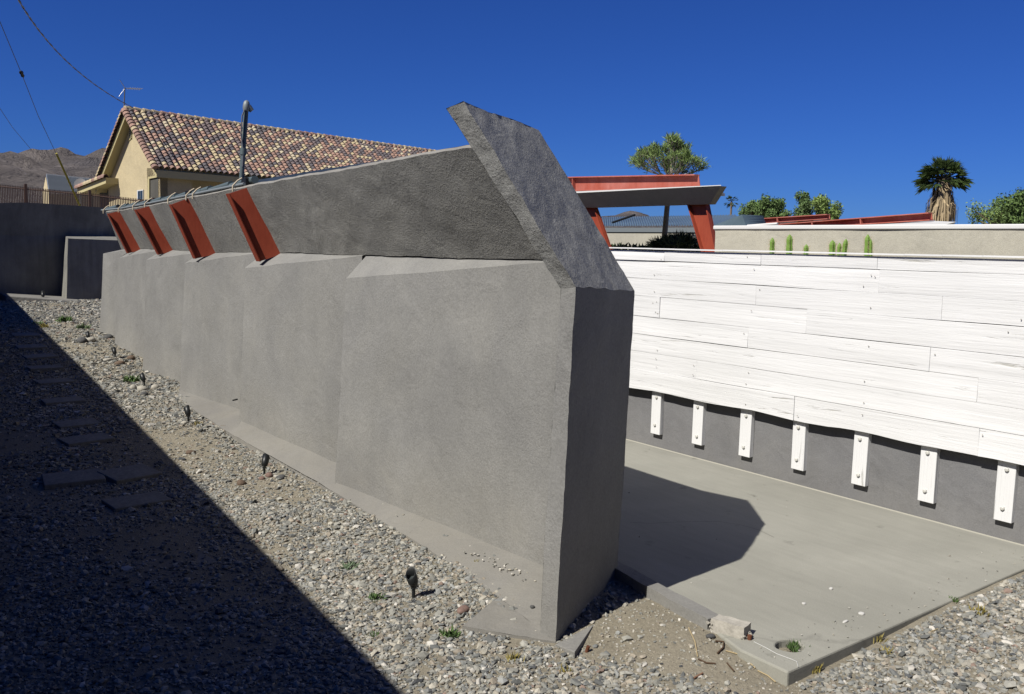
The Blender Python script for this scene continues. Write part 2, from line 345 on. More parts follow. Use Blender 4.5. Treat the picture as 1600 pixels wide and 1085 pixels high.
def scatter(x0, x1, y0, y1, dens, keep):
    n = int((x1 - x0) * (y1 - y0) * dens); P = np.stack([rng.uniform(x0, x1, n), rng.uniform(y0, y1, n)], 1)
    P = np.array([p for p in P if rng.random() < keep(p[0], p[1])])
    return np.concatenate([P, np.array([[gh(a, b)] for a, b in P])], 1)
WX = lambda y: float(np.interp(y, [2.7, 3.3, 3.45, 5.4, 5.7, 8, 9.4, 9.8, 11, 14.6, 15, 22], [2.48, 2.50, 2.53, 2.59, 2.62, 2.71, 2.78, 2.95, 3.0, 3.15, 4.9, 5.2]))   # gravel edge along the footing
foot_poly = None
def dens_left(x, y):
    if x > WX(y) + .02 * noise.noise(Vector((y * 6, 0, 0))): return 0
    if x > 2.05 and 2.83 < y < 3.15 and x > 2.08 + (y - 2.83) * 1.2 + .0: 
        if x < 2.5: return .03
    n = noise.noise(Vector((x * 1.1, y * .8, 0))) + .5 * noise.noise(Vector((x * 3, y * 3, 5)))
    k = 1.0
    d = math.hypot((x - 1.95), (y - 7.3) / 1.5)                     # bare sandy patches
    k *= min(1, max(.16, (d - .25) / .5))
    
    if n < -.18: k *= max(.25, 1 + (n + .18) * 3)
    if 4.5 < y < 11 and x < WX(y) - .25: k *= .62 + .5 * noise.noise(Vector((x * 1.7, y * .9, 11)))
    if x < 1.3: k *= .75 if n > 0 else .5
    return k
P1 = scatter(-.6, 2.75, 1.7, 6.2, 5600, dens_left)
P2 = scatter(.3, 3.0, 6.2, 11, 3600, dens_left)
P3 = scatter(1.2, 5.0, 11, 20.4, 1300, dens_left)
def dens_right(x, y):
    # soil patch between blade, curb and slab corner
    if y > 2.02 and x > 2.9: return 0
    e = 2.0 - max(0, (x - 2.9)) * .02
    if x > 2.92 and y > 1.99: return 0
    d = (y - 1.72) / .25 + (2.75 - x) * 1.3 + .8 * noise.noise(Vector((x * 4, y * 4, 1)))
    if x <= 2.95 and x > 2.2:
        line = 2.95 - (x - 2.38) * 1.9 + .12 * noise.noise(Vector((x * 5, y * 5, 2)))      # gravel/soil boundary
        if y > line - .28: return .05 if y > line - .15 else .35
    if x > 2.75: 
        q = (x - 2.75) / .6 + .3 * noise.noise(Vector((x * 4, y * 4, 1)))
        return min(1, .35 + q)
    return 1
P4 = scatter(1.75, 6.2, .7, 2.9, 5600, lambda x, y: 0 if (x < 2.75 and y > 1.7 and x <= 2.2) else (dens_right(x, y) if x > 2.2 or y < 1.7 else 0))
P1 = P1[~((P1[:, 0] > 2.2) & (P1[:, 1] < 2.8))]
pts = np.concatenate([P1, P2, P3, P4])
far = np.hypot(pts[:, 0], pts[:, 1])
sz = np.clip(rng.lognormal(math.log(.0074), .42, len(pts)), .003, .022) * np.interp(far, [3, 6, 11, 20], [1, 1.08, 1.25, 1.6])
big = (sz > .0075) & (far < 7)
print('stones', len(pts), big.sum())
tag(stones('gravel', pts[big], sz[big]), 'coarser grey and buff crushed gravel spread over the yard', 'gravel', kind='stuff')
tag(stones('fine_gravel', pts[~big], sz[~big], simple=True), 'finer grey gravel filling the yard between the larger stones', 'gravel', kind='stuff')
# soil crumbs on the bare patch
PC = scatter(2.3, 3.1, 1.4, 3.3, 2600, lambda x, y: .5 if x < 3.0 else 0); PC = PC[(PC[:, 1] > 3.0 - (PC[:, 0] - 2.38) * 1.9 - .3)]
PC2 = scatter(1.2, 2.6, 5.5, 9, 900, lambda x, y: .8)
pc = np.concatenate([PC, PC2]); tag(stones('soil_crumbs', pc, rng.uniform(.0025, .006, len(pc)), simple=True, pal=PAL[[0, 4, 5, 6]], pw=np.array([1, 1, 1, .6])), 'fine sandy grit scattered on the bare soil patches', 'grit', kind='stuff')

# ------------------------------------------------------------------ carport slab with a drain hole, curb
G = -.06
corner = at_z(1231, 1050, 0)
hc = at_z(1234, 1009, 0)
sl = MB()
outer = [(corner.x, corner.y), (5.375, corner.y + .01), (5.375, 9.0), (3.2, 9.0), (3.2, 3.5), (3.06, 3.2), (2.97, 2.45), (corner.x, 2.25)]
bm = bmesh.new(); ov = [bm.verts.new((x, y, 0)) for x, y in outer]
hv = [bm.verts.new((hc.x + .062 * math.cos(t) * (1 + .08 * math.sin(3 * t)), hc.y + .055 * math.sin(t), 0)) for t in [k * math.tau / 20 for k in range(20)]]
eds = [bm.edges.new((v[i], v[(i + 1) % len(v)])) for v in (ov, hv) for i in range(len(v))]
bmesh.ops.triangle_fill(bm, use_beauty=True, edges=eds)
r = bmesh.ops.extrude_face_region(bm, geom=bm.faces[:]); bmesh.ops.translate(bm, verts=[e for e in r['geom'] if isinstance(e, bmesh.types.BMVert)], vec=(0, 0, -.12))
bmesh.ops.recalc_face_normals(bm, faces=bm.faces)
me = bpy.data.meshes.new('carport_slab'); bm.to_mesh(me); bm.free(); me.materials.append(M_slab)
slab = place('carport_slab', me); tag(slab, kind='structure'); bevel(slab, .008)
# pale joint line left by old caulk along the wall foot and one on the slab corner
jl = MB(); jl.box((5.362, 2.05, .0), (5.375, 9, .004)); tag(jl.build('caulk_line', mat('pale_caulk', (.55, .53, .45), .8)), 'thin pale caulk line where the slab meets the carport wall', 'joint')

cb = empty('concrete_curb', (0, 0, 0)); tag(cb, 'broken grey concrete curb lying along the slab from the blade wall', 'curb')
a1 = at_z(1104, 968, .045); a0 = at_z(1007, 915, .045); a0 = a1 + (a0 - a1) * 1.9
def curb_piece(pa, pb, wtop, h0, h1, mat_, name, par, n=14, amp=.004, st=.03):
    m = MB(); d = (pb - pa).normalized(); s = Vector((-d.y, d.x, 0)); s = s if s.x > 0 else -s
    for (o0, z0, o1, z1) in ((0, h0, .006, h1), (.006, h1, wtop, h1), (wtop, h1, wtop + .004, -.05)):
        m.patch(pa + s * o0 + Vector((0, 0, z0)), pb + s * o0 + Vector((0, 0, z0)), pb + s * o1 + Vector((0, 0, z1)), pa + s * o1 + Vector((0, 0, z1)), st, amp)
    for p in (pa, pb):
        m.patch(p + Vector((0, 0, h0)), p + s * wtop + Vector((0, 0, h0)), p + s * wtop + Vector((0, 0, h1)), p + s * .006 + Vector((0, 0, h1)), st, amp)
    return m.build(name, mat_, par)
a0.z = 0; a1.z = 0
curb_piece(a0, a1, .085, -.12, .045, M_stucco, 'curb_run', cb)
a2 = at_z(1160, 990, .03); a2.z = 0
M_brk = rock('broken_concrete', (.50, .47, .41))
curb_piece(a1 + (a2 - a1) * .12 + Vector((.0, 0, 0)), a2 + Vector((.0, 0, 0)), .08, -.08, .052, M_brk, 'broken_end', cb, amp=.010, st=.016)
mm = MB(); mm.tube([a2 + Vector((.03, -.014, -.06)), a2 + Vector((.032, -.014, .02))], .010, 8); mm.build('rusty_bar', M_rust, cb)
# chipped rough fracture face
mm = MB()
for k in range(60):
    c = a1 + Vector((random.uniform(.004, .075), random.uniform(-.028, .004), random.uniform(-.02, .034))); r_ = random.uniform(.004, .010)
    mm.add([c + Vector(v) * r_ * random.uniform(.5, 1.4) for v in IV], [tuple(f) for f in IF])
for k in range(40):
    c = a2 + Vector((random.uniform(.004, .07), random.uniform(-.006, .012), random.uniform(-.03, .026))); r_ = random.uniform(.004, .009)
    mm.add([c + Vector(v) * r_ * random.uniform(.5, 1.4) for v in IV], [tuple(f) for f in IF])
mm.build('fracture', M_brk, cb)

F = at_z(868, 1005, G)
def foot_wedge():
    p = [at_z(868, 1008, G), at_z(898, 1030, G), at_z(928, 985, G + .0)]
    m = MB(); b = [q + Vector((0, 0, -.06)) for q in p]; t = [p[0] + Vector((0, 0, .004)), p[1] + Vector((.002, .004, .028)), p[2] + Vector((0, 0, .03))]
    # lift top while keeping place
    o = m.hexa(b, t).build('concrete_wedge', M_stucco); fixn(o); bevel(o, .003); return tag(o, 'small grey concrete wedge sticking out at the foot of the blade', 'concrete block')
foot_wedge()
mm = MB(); q = at_z(918, 1018, G + .01); mm.tube([q + Vector((0, .01, -.02)), q + Vector((.004, 0, .022))], .008, 8); tag(mm.build('rusty_stub', M_rust), 'short rusty iron stub beside the concrete wedge', 'iron stub')

# ------------------------------------------------------------------ the sawtooth stucco wall
def vertp(u, v, P): return at_d(u, v, math.hypot(P.x, P.y))
wall = empty('sawtooth_wall', (2.8, 6, 0)); 
tag(wall, 'long grey stucco wall of angled panels with leaning top and tall blade end', 'wall')
def W(name, mb, m):
    o = mb.build(name, m); o.parent = wall; o.matrix_parent_inverse = Matrix.Translation(Vector((-2.8, -6, 0))); return o
B0 = at_z(965, 885, .05); A = vertp(900, 450, F); BK = vertp(993, 455, B0)
T2 = Vector((2.06, 3.10, 2.262)); T2 = at_d(722, 158, 3.69); T3 = at_d(841, 202, 4.38)
Lb = at_z(849, 887, 0)
Sb = Vector((F.x - .004, F.y + .105, F.z)); Sk = vertp(876, 452, Vector((A.x - .004, A.y + .10, 0))); Lt = at_d(696, 169, math.hypot(T2.x, T2.y) + .085)
dn = lambda p, z=-.25: Vector((p.x, p.y, z))
Bb = Vector((B0.x + .01, 3.55, 0)); Bkb = Vector((B0.x + .01, 3.55, 1.45)); Tb = Vector((2.66, 3.80, 2.17))
bl = MB()
Fd = F + (F - A) * .12; B0d = B0 + (B0 - BK) * .12; Lbd = Sb + (Sb - Sk) * .12
am = .0045
T2c = T2 + (A - T2) * .0
bl.patch(Fd, B0d, BK, A, .03, am); bl.patch(Lbd, Fd, A, Sk, .03, am)
bl.patch(B0d, dn(Bb), Bkb, BK, .08, am); bl.patch(BK, Bkb, Tb, T3, .08, am); bl.patch(dn(Bb), Lbd, Sk, Bkb, .1, am); bl.patch(Bkb, Sk, Lt, Tb, .1, am)
blo = W('blade_end', bl, M_stucco)
bu = MB()
bu.patch(A, BK, T3, T2, .02, .006); bu.patch(Sk, A, T2, Lt, .02, .006); bu.patch(Lt, T2, T3, Tb, .05, .006)
W('leaning_blade', bu, M_blade)

tips_b = [(524, 752, 2.65), (374, 657, 2.72), (280, 609, 2.80), (223, 576, 2.88), (180, 537, 3.0), (156, 515, 3.05)]
tips_t = [(540, 435, 2.73), (382.5, 419, 2.80), (289, 411, 2.88), (229, 406.5, 2.95), (186, 403, 3.07), (161, 397, 3.12)]
ridge_px = [(845, 405, 2.85), (575, 397, 2.88), (431, 393, 2.95), (333, 393, 3.05), (266, 390, 3.15), (216, 388, 3.25), (190, 390, 3.35)]
RG = [at_x(*p) for p in ridge_px]
top_px = [(733, 225, 2.5), (600, 250, 2.55), (383, 290, 2.68), (292, 308, 2.78), (237, 319, 2.88), (187, 328, 2.98), (165, 330, 3.03)]
TP = [at_x(*p) for p in top_px]
ry = [p.y for p in RG]; tb_first = at_x(524, 752, 2.65)
def ridge(y): return Vector((float(np.interp(y, ry, [p.x for p in RG])), y, float(np.interp(y, ry, [p.z for p in RG]))))
near_b, near_t = Lb + (Lb - tb_first) * .07, RG[0] + Vector((0, -.27, 0))
tb = [at_x(*p) for p in tips_b]; tt = [at_x(*p) for p in tips_t]
for k in range(6):
    fb, ft = tb[k], tt[k]; yr = max(ft.y, 3.7)
    rf = ridge(min(ft.y + .02, RG[-1].y + .1))
    if k == 5: rf = RG[-1].copy()
    m = MB(); st = .07 if k < 2 else .14
    nbd = near_b + (near_b - near_t) * .2; fbd = fb + (fb - ft) * .2
    
    m.patch(fbd, nbd, near_t, ft, st, am)                         # front
    
    # sill: fan from tip to the ridge line
    n = 10
    for i in range(n):
        a, b = i / n, (i + 1) / n
        e0, e1 = ft.lerp(near_t, a), ft.lerp(near_t, b)
        r0, r1 = ridge(rf.y + (near_t.y - rf.y) * a), ridge(rf.y + (near_t.y - rf.y) * b)
        if k == 5 and i == 0: r0 = rf.copy()
        m.patch(e0, e1, r1 + Vector((.03, 0, .004)), r0 + Vector((.03, 0, .004)), st, am)
    back = Vector((3.28 if k < 5 else 3.5, fb.y + .03, 0))
    m.patch(dn(back), fbd, ft, Vector((back.x, back.y, rf.z)), .15, am)     # end return
    W('wall_panel', m, M_stucco)
    xr = ridge(fb.y).x
    s_ = .0
    near_b = Vector((xr - .02, fb.y + .03, float(np.interp(fb.y, [5, 8, 14], [0.0, .04, .2])))); near_t = ridge(ft.y + .03) + Vector((-.015, 0, -.012))
m = MB(); m.patch(Vector((Sb.x + .02, Sb.y - .01, -.1)), Vector((2.84, 3.36, -.1)), Vector((2.86, 3.36, 1.5)), Vector((Sk.x + .02, Sk.y - .01, 1.42)), .08, .003); W('infill', m, M_stucco)
up = MB(); TPn = TP[0] + (TP[0] - TP[1]) * .25; RGn = RG[0] + Vector((-.0, -.12, 0))
RGn = RG[0] + Vector((0, -.3, 0)); R_ = [RGn] + RG; T_ = [TPn] + TP
for i in range(len(R_) - 1):
    dz = Vector((0, 0, -.006))
    st = .06 if i < 3 else .12
    lp = Vector((.003, 0, -.014)); ed = Vector((.022, 0, .004))
    up.patch(R_[i + 1] + dz, R_[i] + dz, T_[i] + lp, T_[i + 1] + lp, st, .007)
    up.patch(T_[i + 1] + lp, T_[i] + lp, T_[i] + ed, T_[i + 1] + ed, st, .007, 1)
    bk = Vector((.17, 0, .012))
    up.patch(T_[i + 1] + ed, T_[i] + ed, T_[i] + bk, T_[i + 1] + bk, st, .005, 1)
    up.patch(T_[i] + bk, Vector((3.32, T_[i].y, 1.4)), Vector((3.5 if i > 4 else 3.32, T_[i + 1].y, 1.4)), T_[i + 1] + bk, .2, .004)
up.patch(TP[-1], TP[-1] + Vector((.17, 0, .012)), Vector((3.5, RG[-1].y, 1.4)), RG[-1], .12, .005, 0)
W('upper_wall', up, [M_stucco_up, M_cap])

# sloping concrete footing along the wall
ap = MB()
gxs = [(at_z(722, 979, G + .02)), at_z(779, 931, G + .02), at_z(636, 837, G + .015), at_z(520, 768, G + .01), Vector((2.56, 7.3, -.0)), Vector((2.66, 9.3, .01)), Vector((2.76, 11, .02))]
ap.patch(gxs[0], F + Vector((.0, 0, .004)), Sb + Vector((.01, .0, .012)), gxs[1], .04, .004); ap.patch(gxs[1], Sb + Vector((.01, 0, .012)), Lb + Vector((.12, -.0, .02)), Lb + Vector((.02, .02, .012)), .05, .004)
ap.patch(gxs[0] + Vector((.0, -.0, -.12)), F + Vector((0, 0, -.12)), F + Vector((0, 0, .004)), gxs[0], .05, .003)
ap.patch(gxs[1] + Vector((0, 0, -.12)), gxs[0] + Vector((0, 0, -.12)), gxs[0], gxs[1], .05, .003)
tb0 = tb[0] + Vector((.02, .01, .006))
mid = Lb.lerp(tb[0], .5) + Vector((.02, 0, .008))
ap.patch(gxs[1], Lb + Vector((.02, .02, .012)), mid, gxs[2], .06, .004)
ap.patch(gxs[2], mid, tb0, gxs[3], .06, .004)
n1 = Vector((2.90, tb[0].y + .02, .03)); t1 = tb[1] + Vector((.02, .0, .004))
ap.patch(gxs[3], tb0, n1, gxs[3] + Vector((.01, .3, .005)), .06, .004)
ap.patch(gxs[3] + Vector((.01, .3, .005)), n1, t1, gxs[4], .06, .004)
ap.patch(gxs[4], t1, Vector((2.98, tb[1].y + .02, .07)), gxs[4] + Vector((.01, .35, .005)), .06, .004)
ap.patch(gxs[4] + Vector((.01, .35, .005)), Vector((2.98, tb[1].y + .02, .07)), tb[2] + Vector((.02, 0, .002)), gxs[5], .08, .004)
for i in (1, 2, 3, 4): ap.patch(gxs[i + 1] + Vector((0, 0, -.1)), gxs[i] + Vector((0, 0, -.1)), gxs[i], gxs[i + 1], .06, .003)
W('footing', ap, M_apron)

# red steel fins
fin_px = [((405, 407), (431, 393), (357, 303), (385, 290), 7.36), ((305, 403), (333, 393), (267, 320), (293, 307), 9.28), ((248, 397), (266, 389), (212, 328), (237, 319), 11.15), ((200, 395), (216, 388), (169, 334), (187, 328), 13.0)]
for k, (bo, bi, to, ti, y) in enumerate(fin_px):
    po, pi, qo, qi = [at_y(*p, y) for p in (bo, bi, to, ti)]
    pi = at_y(*bi, y - .09); qi = at_y(*ti, y - .09); dq = Vector((.05, -.016, 0)); pi += dq + Vector((0, 0, -.02)); qi += dq; po.z -= .01
    fin = empty('steel_fin', po); fin.parent = wall; fin.matrix_parent_inverse = Matrix.Translation(Vector((-2.8, -6, 0)))
    m = MB(); t = .006; f = .042; off = -po
    m.hexa([p + off + Vector((0, -t, 0)) for p in (po, pi, qi, qo)], [p + off + Vector((0, t, 0)) for p in (po, pi, qi, qo)])
    fixn(m.build('web', M_red, fin))
    m = MB(); v = Vector((-.012, 0, 0)); a, b = Vector((-.004, -.05, 0)), Vector((.004, .05, 0))
    m.hexa([po + off + a, po + off + b, qo + off + b, qo + off + a], [po + off + a + v, po + off + b + v, qo + off + b + v, qo + off + a + v])
    bevel(fixn(m.build('flange', M_red, fin)), .002)

# ------------------------------------------------------------------ white board wall of the carport
bw = empty('board_wall', (5.4, 4, 0)); tag(bw, 'white painted plank wall above a low grey stucco base in the carport', 'wall')
def P(name, mb, m, par, org):
    o = mb.build(name, m); o.parent = par; o.matrix_parent_inverse = Matrix.Translation(-Vector(org)); return o
BW = (5.4, 4, 0)
m = MB(); m.patch((5.38, 9, -.2), (5.38, -.6, -.2), (5.38, -.6, .62), (5.38, 9, .62), .1, .004); m.box((5.40, -.6, -.2), (5.52, 9, 1.60)); P('base_wall', m, M_carportwall, bw, BW)
zr = [1.640, 1.554, 1.406, 1.262, 1.093, .942, .796, .647, .478]
joints = [[5.05, 4.1, 3.19, 1.3], [6.5, 3.17, .9], [5.6, 4.13, 2.75], [7.0, 5.08, 3.69, 1.6], [4.18, 2.80, .7], [6.1, 2.5], [4.66, 1.9], [7.2, 3.75, 2.47], ]
for r in range(8):
    js = [9.0] + joints[r] + [-.6]
    for a, b in zip(js[:-1], js[1:]):
        z1, z0 = zr[r], zr[r + 1]; gap = .0035; th = random.uniform(-.004, .004); n = max(2, int((a - b) / .09))
        m = MB(); L0 = []; 
        tw = random.uniform(-.003, .003)
        for i in range(n + 1):
            y = (a - .0008) + (b + .0008 - (a - .0008)) * i / n
            w0 = .004 * noise.noise(Vector((y * 1.5, r * 7, 0))) + (.012 * noise.noise(Vector((y * 2.3, 3, 3))) + .004 * noise.noise(Vector((y * 14, 3, 3))) if r == 7 else 0)
            w1 = .004 * noise.noise(Vector((y * 1.5, (r - 1) * 7, 0))) if r else 0
            x = 5.30 + th + .003 * noise.noise(Vector((y, r, 5)))
            gp = .0006 + .0045 * max(0, noise.noise(Vector((y * 1.1, r * 5.3, 1))) + .4); gq = .0006 + .0045 * max(0, noise.noise(Vector((y * 1.1, (r - 1) * 5.3, 1))) + .4)
            L0 += [(x + tw, y, z0 + gp * .5 + w0), (x - tw, y, z1 - gq * .5 + w1), (5.335, y, z1 - gq * .5 + w1), (5.335, y, z0 + gp * .5 + w0)]
        fs = [(4 * i + k, 4 * i + (k + 1) % 4, 4 * i + 4 + (k + 1) % 4, 4 * i + 4 + k) for i in range(n) for k in range(4)] + [(3, 2, 1, 0), (4 * n, 4 * n + 1, 4 * n + 2, 4 * n + 3)]
        m.add(L0, fs); o = P('plank', m, M_white, bw, BW); fixn(o); bevel(o, .0014, 1)
nail = MB(); nail.tube([(-.002, 0, 0), (.002, 0, 0)], .0035, 6); nme = nail.mesh('nail', mat('nail_head', (.48, .45, .40), .8))
for r_i in range(8):
    for jy in joints[r_i] + [5.115, 4.193, 3.247, 2.318]:
        for dz in (.25, .75):
            if random.random() < .32:
                o = place('nail', nme, None, (5.293, jy + random.choice((-.03, .03)) + random.uniform(-.01, .01), zr[r_i + 1] + (zr[r_i] - zr[r_i + 1]) * dz + random.uniform(-.01, .01))); o.parent = bw; o.matrix_parent_inverse = Matrix.Translation(-Vector(BW))
m = MB(); m.box((5.336, -.6, .62), (5.40, 9, 1.6)); P('backing', m, M_carportwall, bw, BW)
m = MB()
n = 40
for i in range(n):
    y0, y1 = 9 - 9.6 * i / n, 9 - 9.6 * (i + 1) / n; z = 1.648 + .001 * math.sin(i)
    m.box((5.275, y1 + .001, z), (5.54, y0, z + .010))
P('cap_board', m, M_white, bw, BW)
by = [2.32 - .465 * 2, 2.32 - .465, 2.318, 2.782, 3.247, 3.724, 4.193, 4.66, 5.115, 5.58, 6.04]
for y in by:
    bat = empty('batten', (5.34, y, .1)); bat.parent = bw; bat.matrix_parent_inverse = Matrix.Translation(-Vector(BW))
    m = MB(); tl = random.uniform(-.004, .004); m.hexa([(0, -.053, .018), (.042, -.053, .018), (.042, .05, .018), (0, .05, .018)], [(0, -.052 + tl, .45), (.042, -.052 + tl, .45), (.042, .052 + tl, .45), (0, .052 + tl, .45)])
    bevel(fixn(m.build('slat', M_white_v, bat)), .003)
    for zz in (.09, .325):
        m = MB(); c = Vector((-.006, random.uniform(-.006, .006), zz + random.uniform(-.006, .006)))
        vs = []; sg = 6
        for rr, dx in ((.0135, .008), (.0125, -.004), (.008, -.007)):
            vs += [c + Vector((dx, rr * math.cos(k * math.tau / sg + .3), rr * math.sin(k * math.tau / sg + .3))) for k in range(sg)]
        m.add(vs, [(i * sg + k, i * sg + (k + 1) % sg, (i + 1) * sg + (k + 1) % sg, (i + 1) * sg + k) for i in range(2) for k in range(sg)] + [tuple(range(12, 18))])
        fixn(m.build('bolt', M_bolt, bat))

# ------------------------------------------------------------------ planter, cacti, beige wall
m = MB(); m.box((5.545, -.6, -.1), (6.95, 12, 1.5)); tag(m.build('planter_soil', M_ground), kind='structure')
bg_ = empty('beige_wall', (7, 5, 0)); tag(bg_, 'low beige stucco wall with white coping behind the plank wall', 'wall')
zt = at_x(1600, 352, 7.0).z
m = MB(); yE = at_x(1118, 355, 7).y; m.patch((7, yE, 1.2), (7, -2, 1.2), (7, -2, zt - .03), (7, yE, zt - .03), .1, .004); m.box((7.01, -2, 0), (7.25, yE, zt - .031)); P('wall_face', m, M_beige, bg_, (7, 5, 0))
m = MB(); m.box((6.985, -2, zt - .03), (7.28, yE + .02, zt + .008)); bevel(P('coping', m, M_whiteroof, bg_, (7, 5, 0)), .008)
def cactus(u, vtop, wpx, label, lean=0, twin=False):
    x = 6.25; t = at_x(u, vtop, x); b = at_x(u - lean, 392, x); d = math.hypot(t.x, t.y); r = wpx / 2 * d / FPX
    root = empty('cactus', (b.x, b.y, 1.5)); tag(root, label, 'cactus', 'green column cacti behind the plank wall')
    h = t.z - 1.5; mm = MB(); rings = 14; seg = 20; vs = []
    for i in range(rings + 1):
        q = i / rings; z = h * q; rr = r * (1 if q < .8 else math.sqrt(max(.02, 1 - ((q - .8) / .2) ** 2)))
        rr *= 1 + .06 * math.sin(i * 1.7)
        cx_ = Vector((t.x - b.x, t.y - b.y, 0)) * q
        for k in range(seg):
            an = k * math.tau / seg; s = rr * (.78 + .26 * abs(math.cos(an * 2.5)))
            vs.append(cx_ + Vector((s * math.cos(an), s * math.sin(an), z)))
    fs = [(i * seg + k, i * seg + (k + 1) % seg, (i + 1) * seg + (k + 1) % seg, (i + 1) * seg + k) for i in range(rings) for k in range(seg)] + [tuple(range(rings * seg, rings * seg + seg))]
    mm.add(vs, fs, 0, False); mm.build('stem', M_cactus, root)
    sp = MB()
    for i in range(2, rings * 2):
        q = i / rings / 2
        for k in range(5):
            an = k * math.tau / 5; cx_ = Vector((t.x - b.x, t.y - b.y, 0)) * q
            p = cx_ + Vector((r * 1.04 * math.cos(an), r * 1.04 * math.sin(an), h * q * .97))
            for e in range(3):
                dd = Vector((math.cos(an + random.uniform(-.8, .8)), math.sin(an + random.uniform(-.8, .8)), random.uniform(-.4, .6))) * .016
                sp.add([p + Vector((0, 0, .0012)), p - Vector((0, 0, .0012)), p + dd], [(0, 1, 2)])
    so = sp.build('spines', M_spine, root); so['kind'] = 'stuff'
cactus(1207, 371.5, 7, 'leftmost thin column cactus behind the plank wall')
cactus(1234, 366.5, 9, 'tall column cactus, second from the left, behind the plank wall')
cactus(1260, 382, 7, 'tiny column cactus just showing over the plank wall', )
cactus(1301, 375.5, 9, 'short stout cactus, left of the close trio')
cactus(1312, 379.5, 6, 'small middle cactus of the close trio')
cactus(1322, 373.5, 7, 'leaning slim cactus at the right of the close trio', lean=5)
cactus(1356, 366.5, 8, 'tallest rightmost cactus, standing alone behind the plank wall')
cactus(1361, 374, 4, 'thin shoot leaning against the tallest rightmost cactus', lean=-2)

# ------------------------------------------------------------------ foliage tools
def leafmesh(name, quads, m, parent=None, tints=None, loc=None):
    vs = np.array([[tuple(p) for p in q] for q in quads]).reshape(-1, 3); k = len(quads[0]); n = len(quads)
    me = bpy.data.meshes.new(name); me.from_pydata([tuple(v) for v in vs], [], [tuple(range(i * k, i * k + k)) for i in range(n)])
    at = me.color_attributes.new('tint', 'FLOAT_COLOR', 'POINT')
    if tints is None: tints = rng.uniform(.6, 1.4, n)
    c = np.repeat(np.asarray(tints), k); col = np.stack([c, c, c * rng.uniform(.85, 1.1), np.ones_like(c)], 1)
    at.data.foreach_set('color', col.reshape(-1).astype(np.float32)); me.materials.append(m)
    o = bpy.data.objects.new(name, me); C.objects.link(o)
    if parent: o.parent = parent
    if loc is not None: o.location = loc
    return o
def rv(): return Vector(rng.normal(0, 1, 3)).normalized()
def blade_q(p, d, l, wd):
    s = d.cross(rv()).normalized() * wd
    return [p - s * .6, p + s * .6, p + d * l * .6 + s, p + d * l, p + d * l * .6 - s][:5]
def grow(p, d, l, r, lv, mb, ends, spread=.6, upk=.25):
    q = p + d * l; md = (p + q) / 2 + rv() * l * .06
    mb.tube([p, md, q], [r, r * .85, r * .7], 6 if r > .012 else 4, cap=False)
    if lv == 0: ends.append((q, d)); return
    for k in range(random.choice([2, 3, 3]) if lv > 1 else 3):
        nd = (d + rv() * spread + Vector((0, 0, upk))).normalized(); grow(q, nd, l * random.uniform(.62, .85), r * .68, lv - 1, mb, ends, spread, upk)
    ends.append((q, d))

# pencil tree behind the canopy: trunk, limbs and needle leaves
tx = 9.6; tbase = at_x(1037, 392, tx); ttop = at_x(1046, 205, tx)
tr = empty('desert_tree', (tbase.x, tbase.y, 0)); tag(tr, 'round topped fine leaved tree rising behind the red framed canopy', 'tree')
mb = MB(); ends = []
fork = at_x(1046, 284, tx) - Vector((tbase.x, tbase.y, 0)); mb.tube([(0, 0, 0), (0, 0, tbase.z * .9), (.0, .01, tbase.z), fork], [.05, .045, .042, .035], 8)
for k in range(14):
    a = k * math.tau / 14 * 2 + random.uniform(-.2, .2); d = Vector((math.cos(a) * .95, math.sin(a) * .95, random.uniform(.35, 1.2))).normalized()
    grow(fork + Vector((0, 0, random.uniform(-.08, .03))), d, .21, .016, 3, mb, ends, .5, .18)
for k in range(3): grow(fork, Vector((random.uniform(-.3, .3), random.uniform(-.3, .3), 1)).normalized(), .22, .018, 3, mb, ends, .5, .2)
mb.build('trunk', M_greybark, tr)
ql = []; tn = []
for (p, d) in ends:
    if p.z < fork.z + .12: continue
    for k in range(12):
        dd = (d * .5 + rv() * .9 + Vector((0, 0, .5))).normalized(); ql.append(blade_q(p + rv() * .03, dd, random.uniform(.05, .10), .0045)); tn.append(random.uniform(.5, 1.4))
print('tree leaves', len(ql)); leafmesh('crown', ql, M_leaf, tr, tn)
# spiky dark plant under the canopy
sx = 9.1; sb = at_x(1052, 392, sx); pl = empty('spiky_plant', (sb.x, sb.y, sb.z - .3)); tag(pl, 'dark spiky shrub in the shade under the red framed canopy', 'shrub')
mb = MB(); ends = []
for k in range(9):
    a = random.uniform(0, math.tau); d = Vector((math.cos(a) * .5, math.sin(a) * .9, 1.1)).normalized(); grow(Vector((random.uniform(-.05, .05), random.uniform(-.12, .12), .0)), d, .2, .013, 2, mb, ends, .45, .25)
mb.build('stems', M_bark, pl); ql = []
for (p, d) in ends:
    for k in range(26): dd = (d * .6 + rv() * .8 + Vector((0, 0, .35))).normalized(); ql.append(blade_q(p + rv() * .03, dd, random.uniform(.08, .16), .006))
leafmesh('leaves', ql, M_leafdark, pl)

gq = MB(); ql = []
for k in range(5000):
    p = Vector((random.uniform(9.6, 10.3), random.uniform(6.8, 11.5), 0)); p.z = 1.2 + random.uniform(0, .5) + .03 * noise.noise(p * 3); a = (rv() + Vector((0, 0, .5))).normalized() * .06; b_ = a.cross(rv()).normalized() * .02; ql.append([p - a, p + b_, p + a, p - b_])
o = leafmesh('shade_planting', ql, M_leafdark); tag(o, 'dark low planting added to stand in for the shadow at the foot of the pale yard wall', 'planting')  # dark leaves added where a shadow band lies below the yard wall
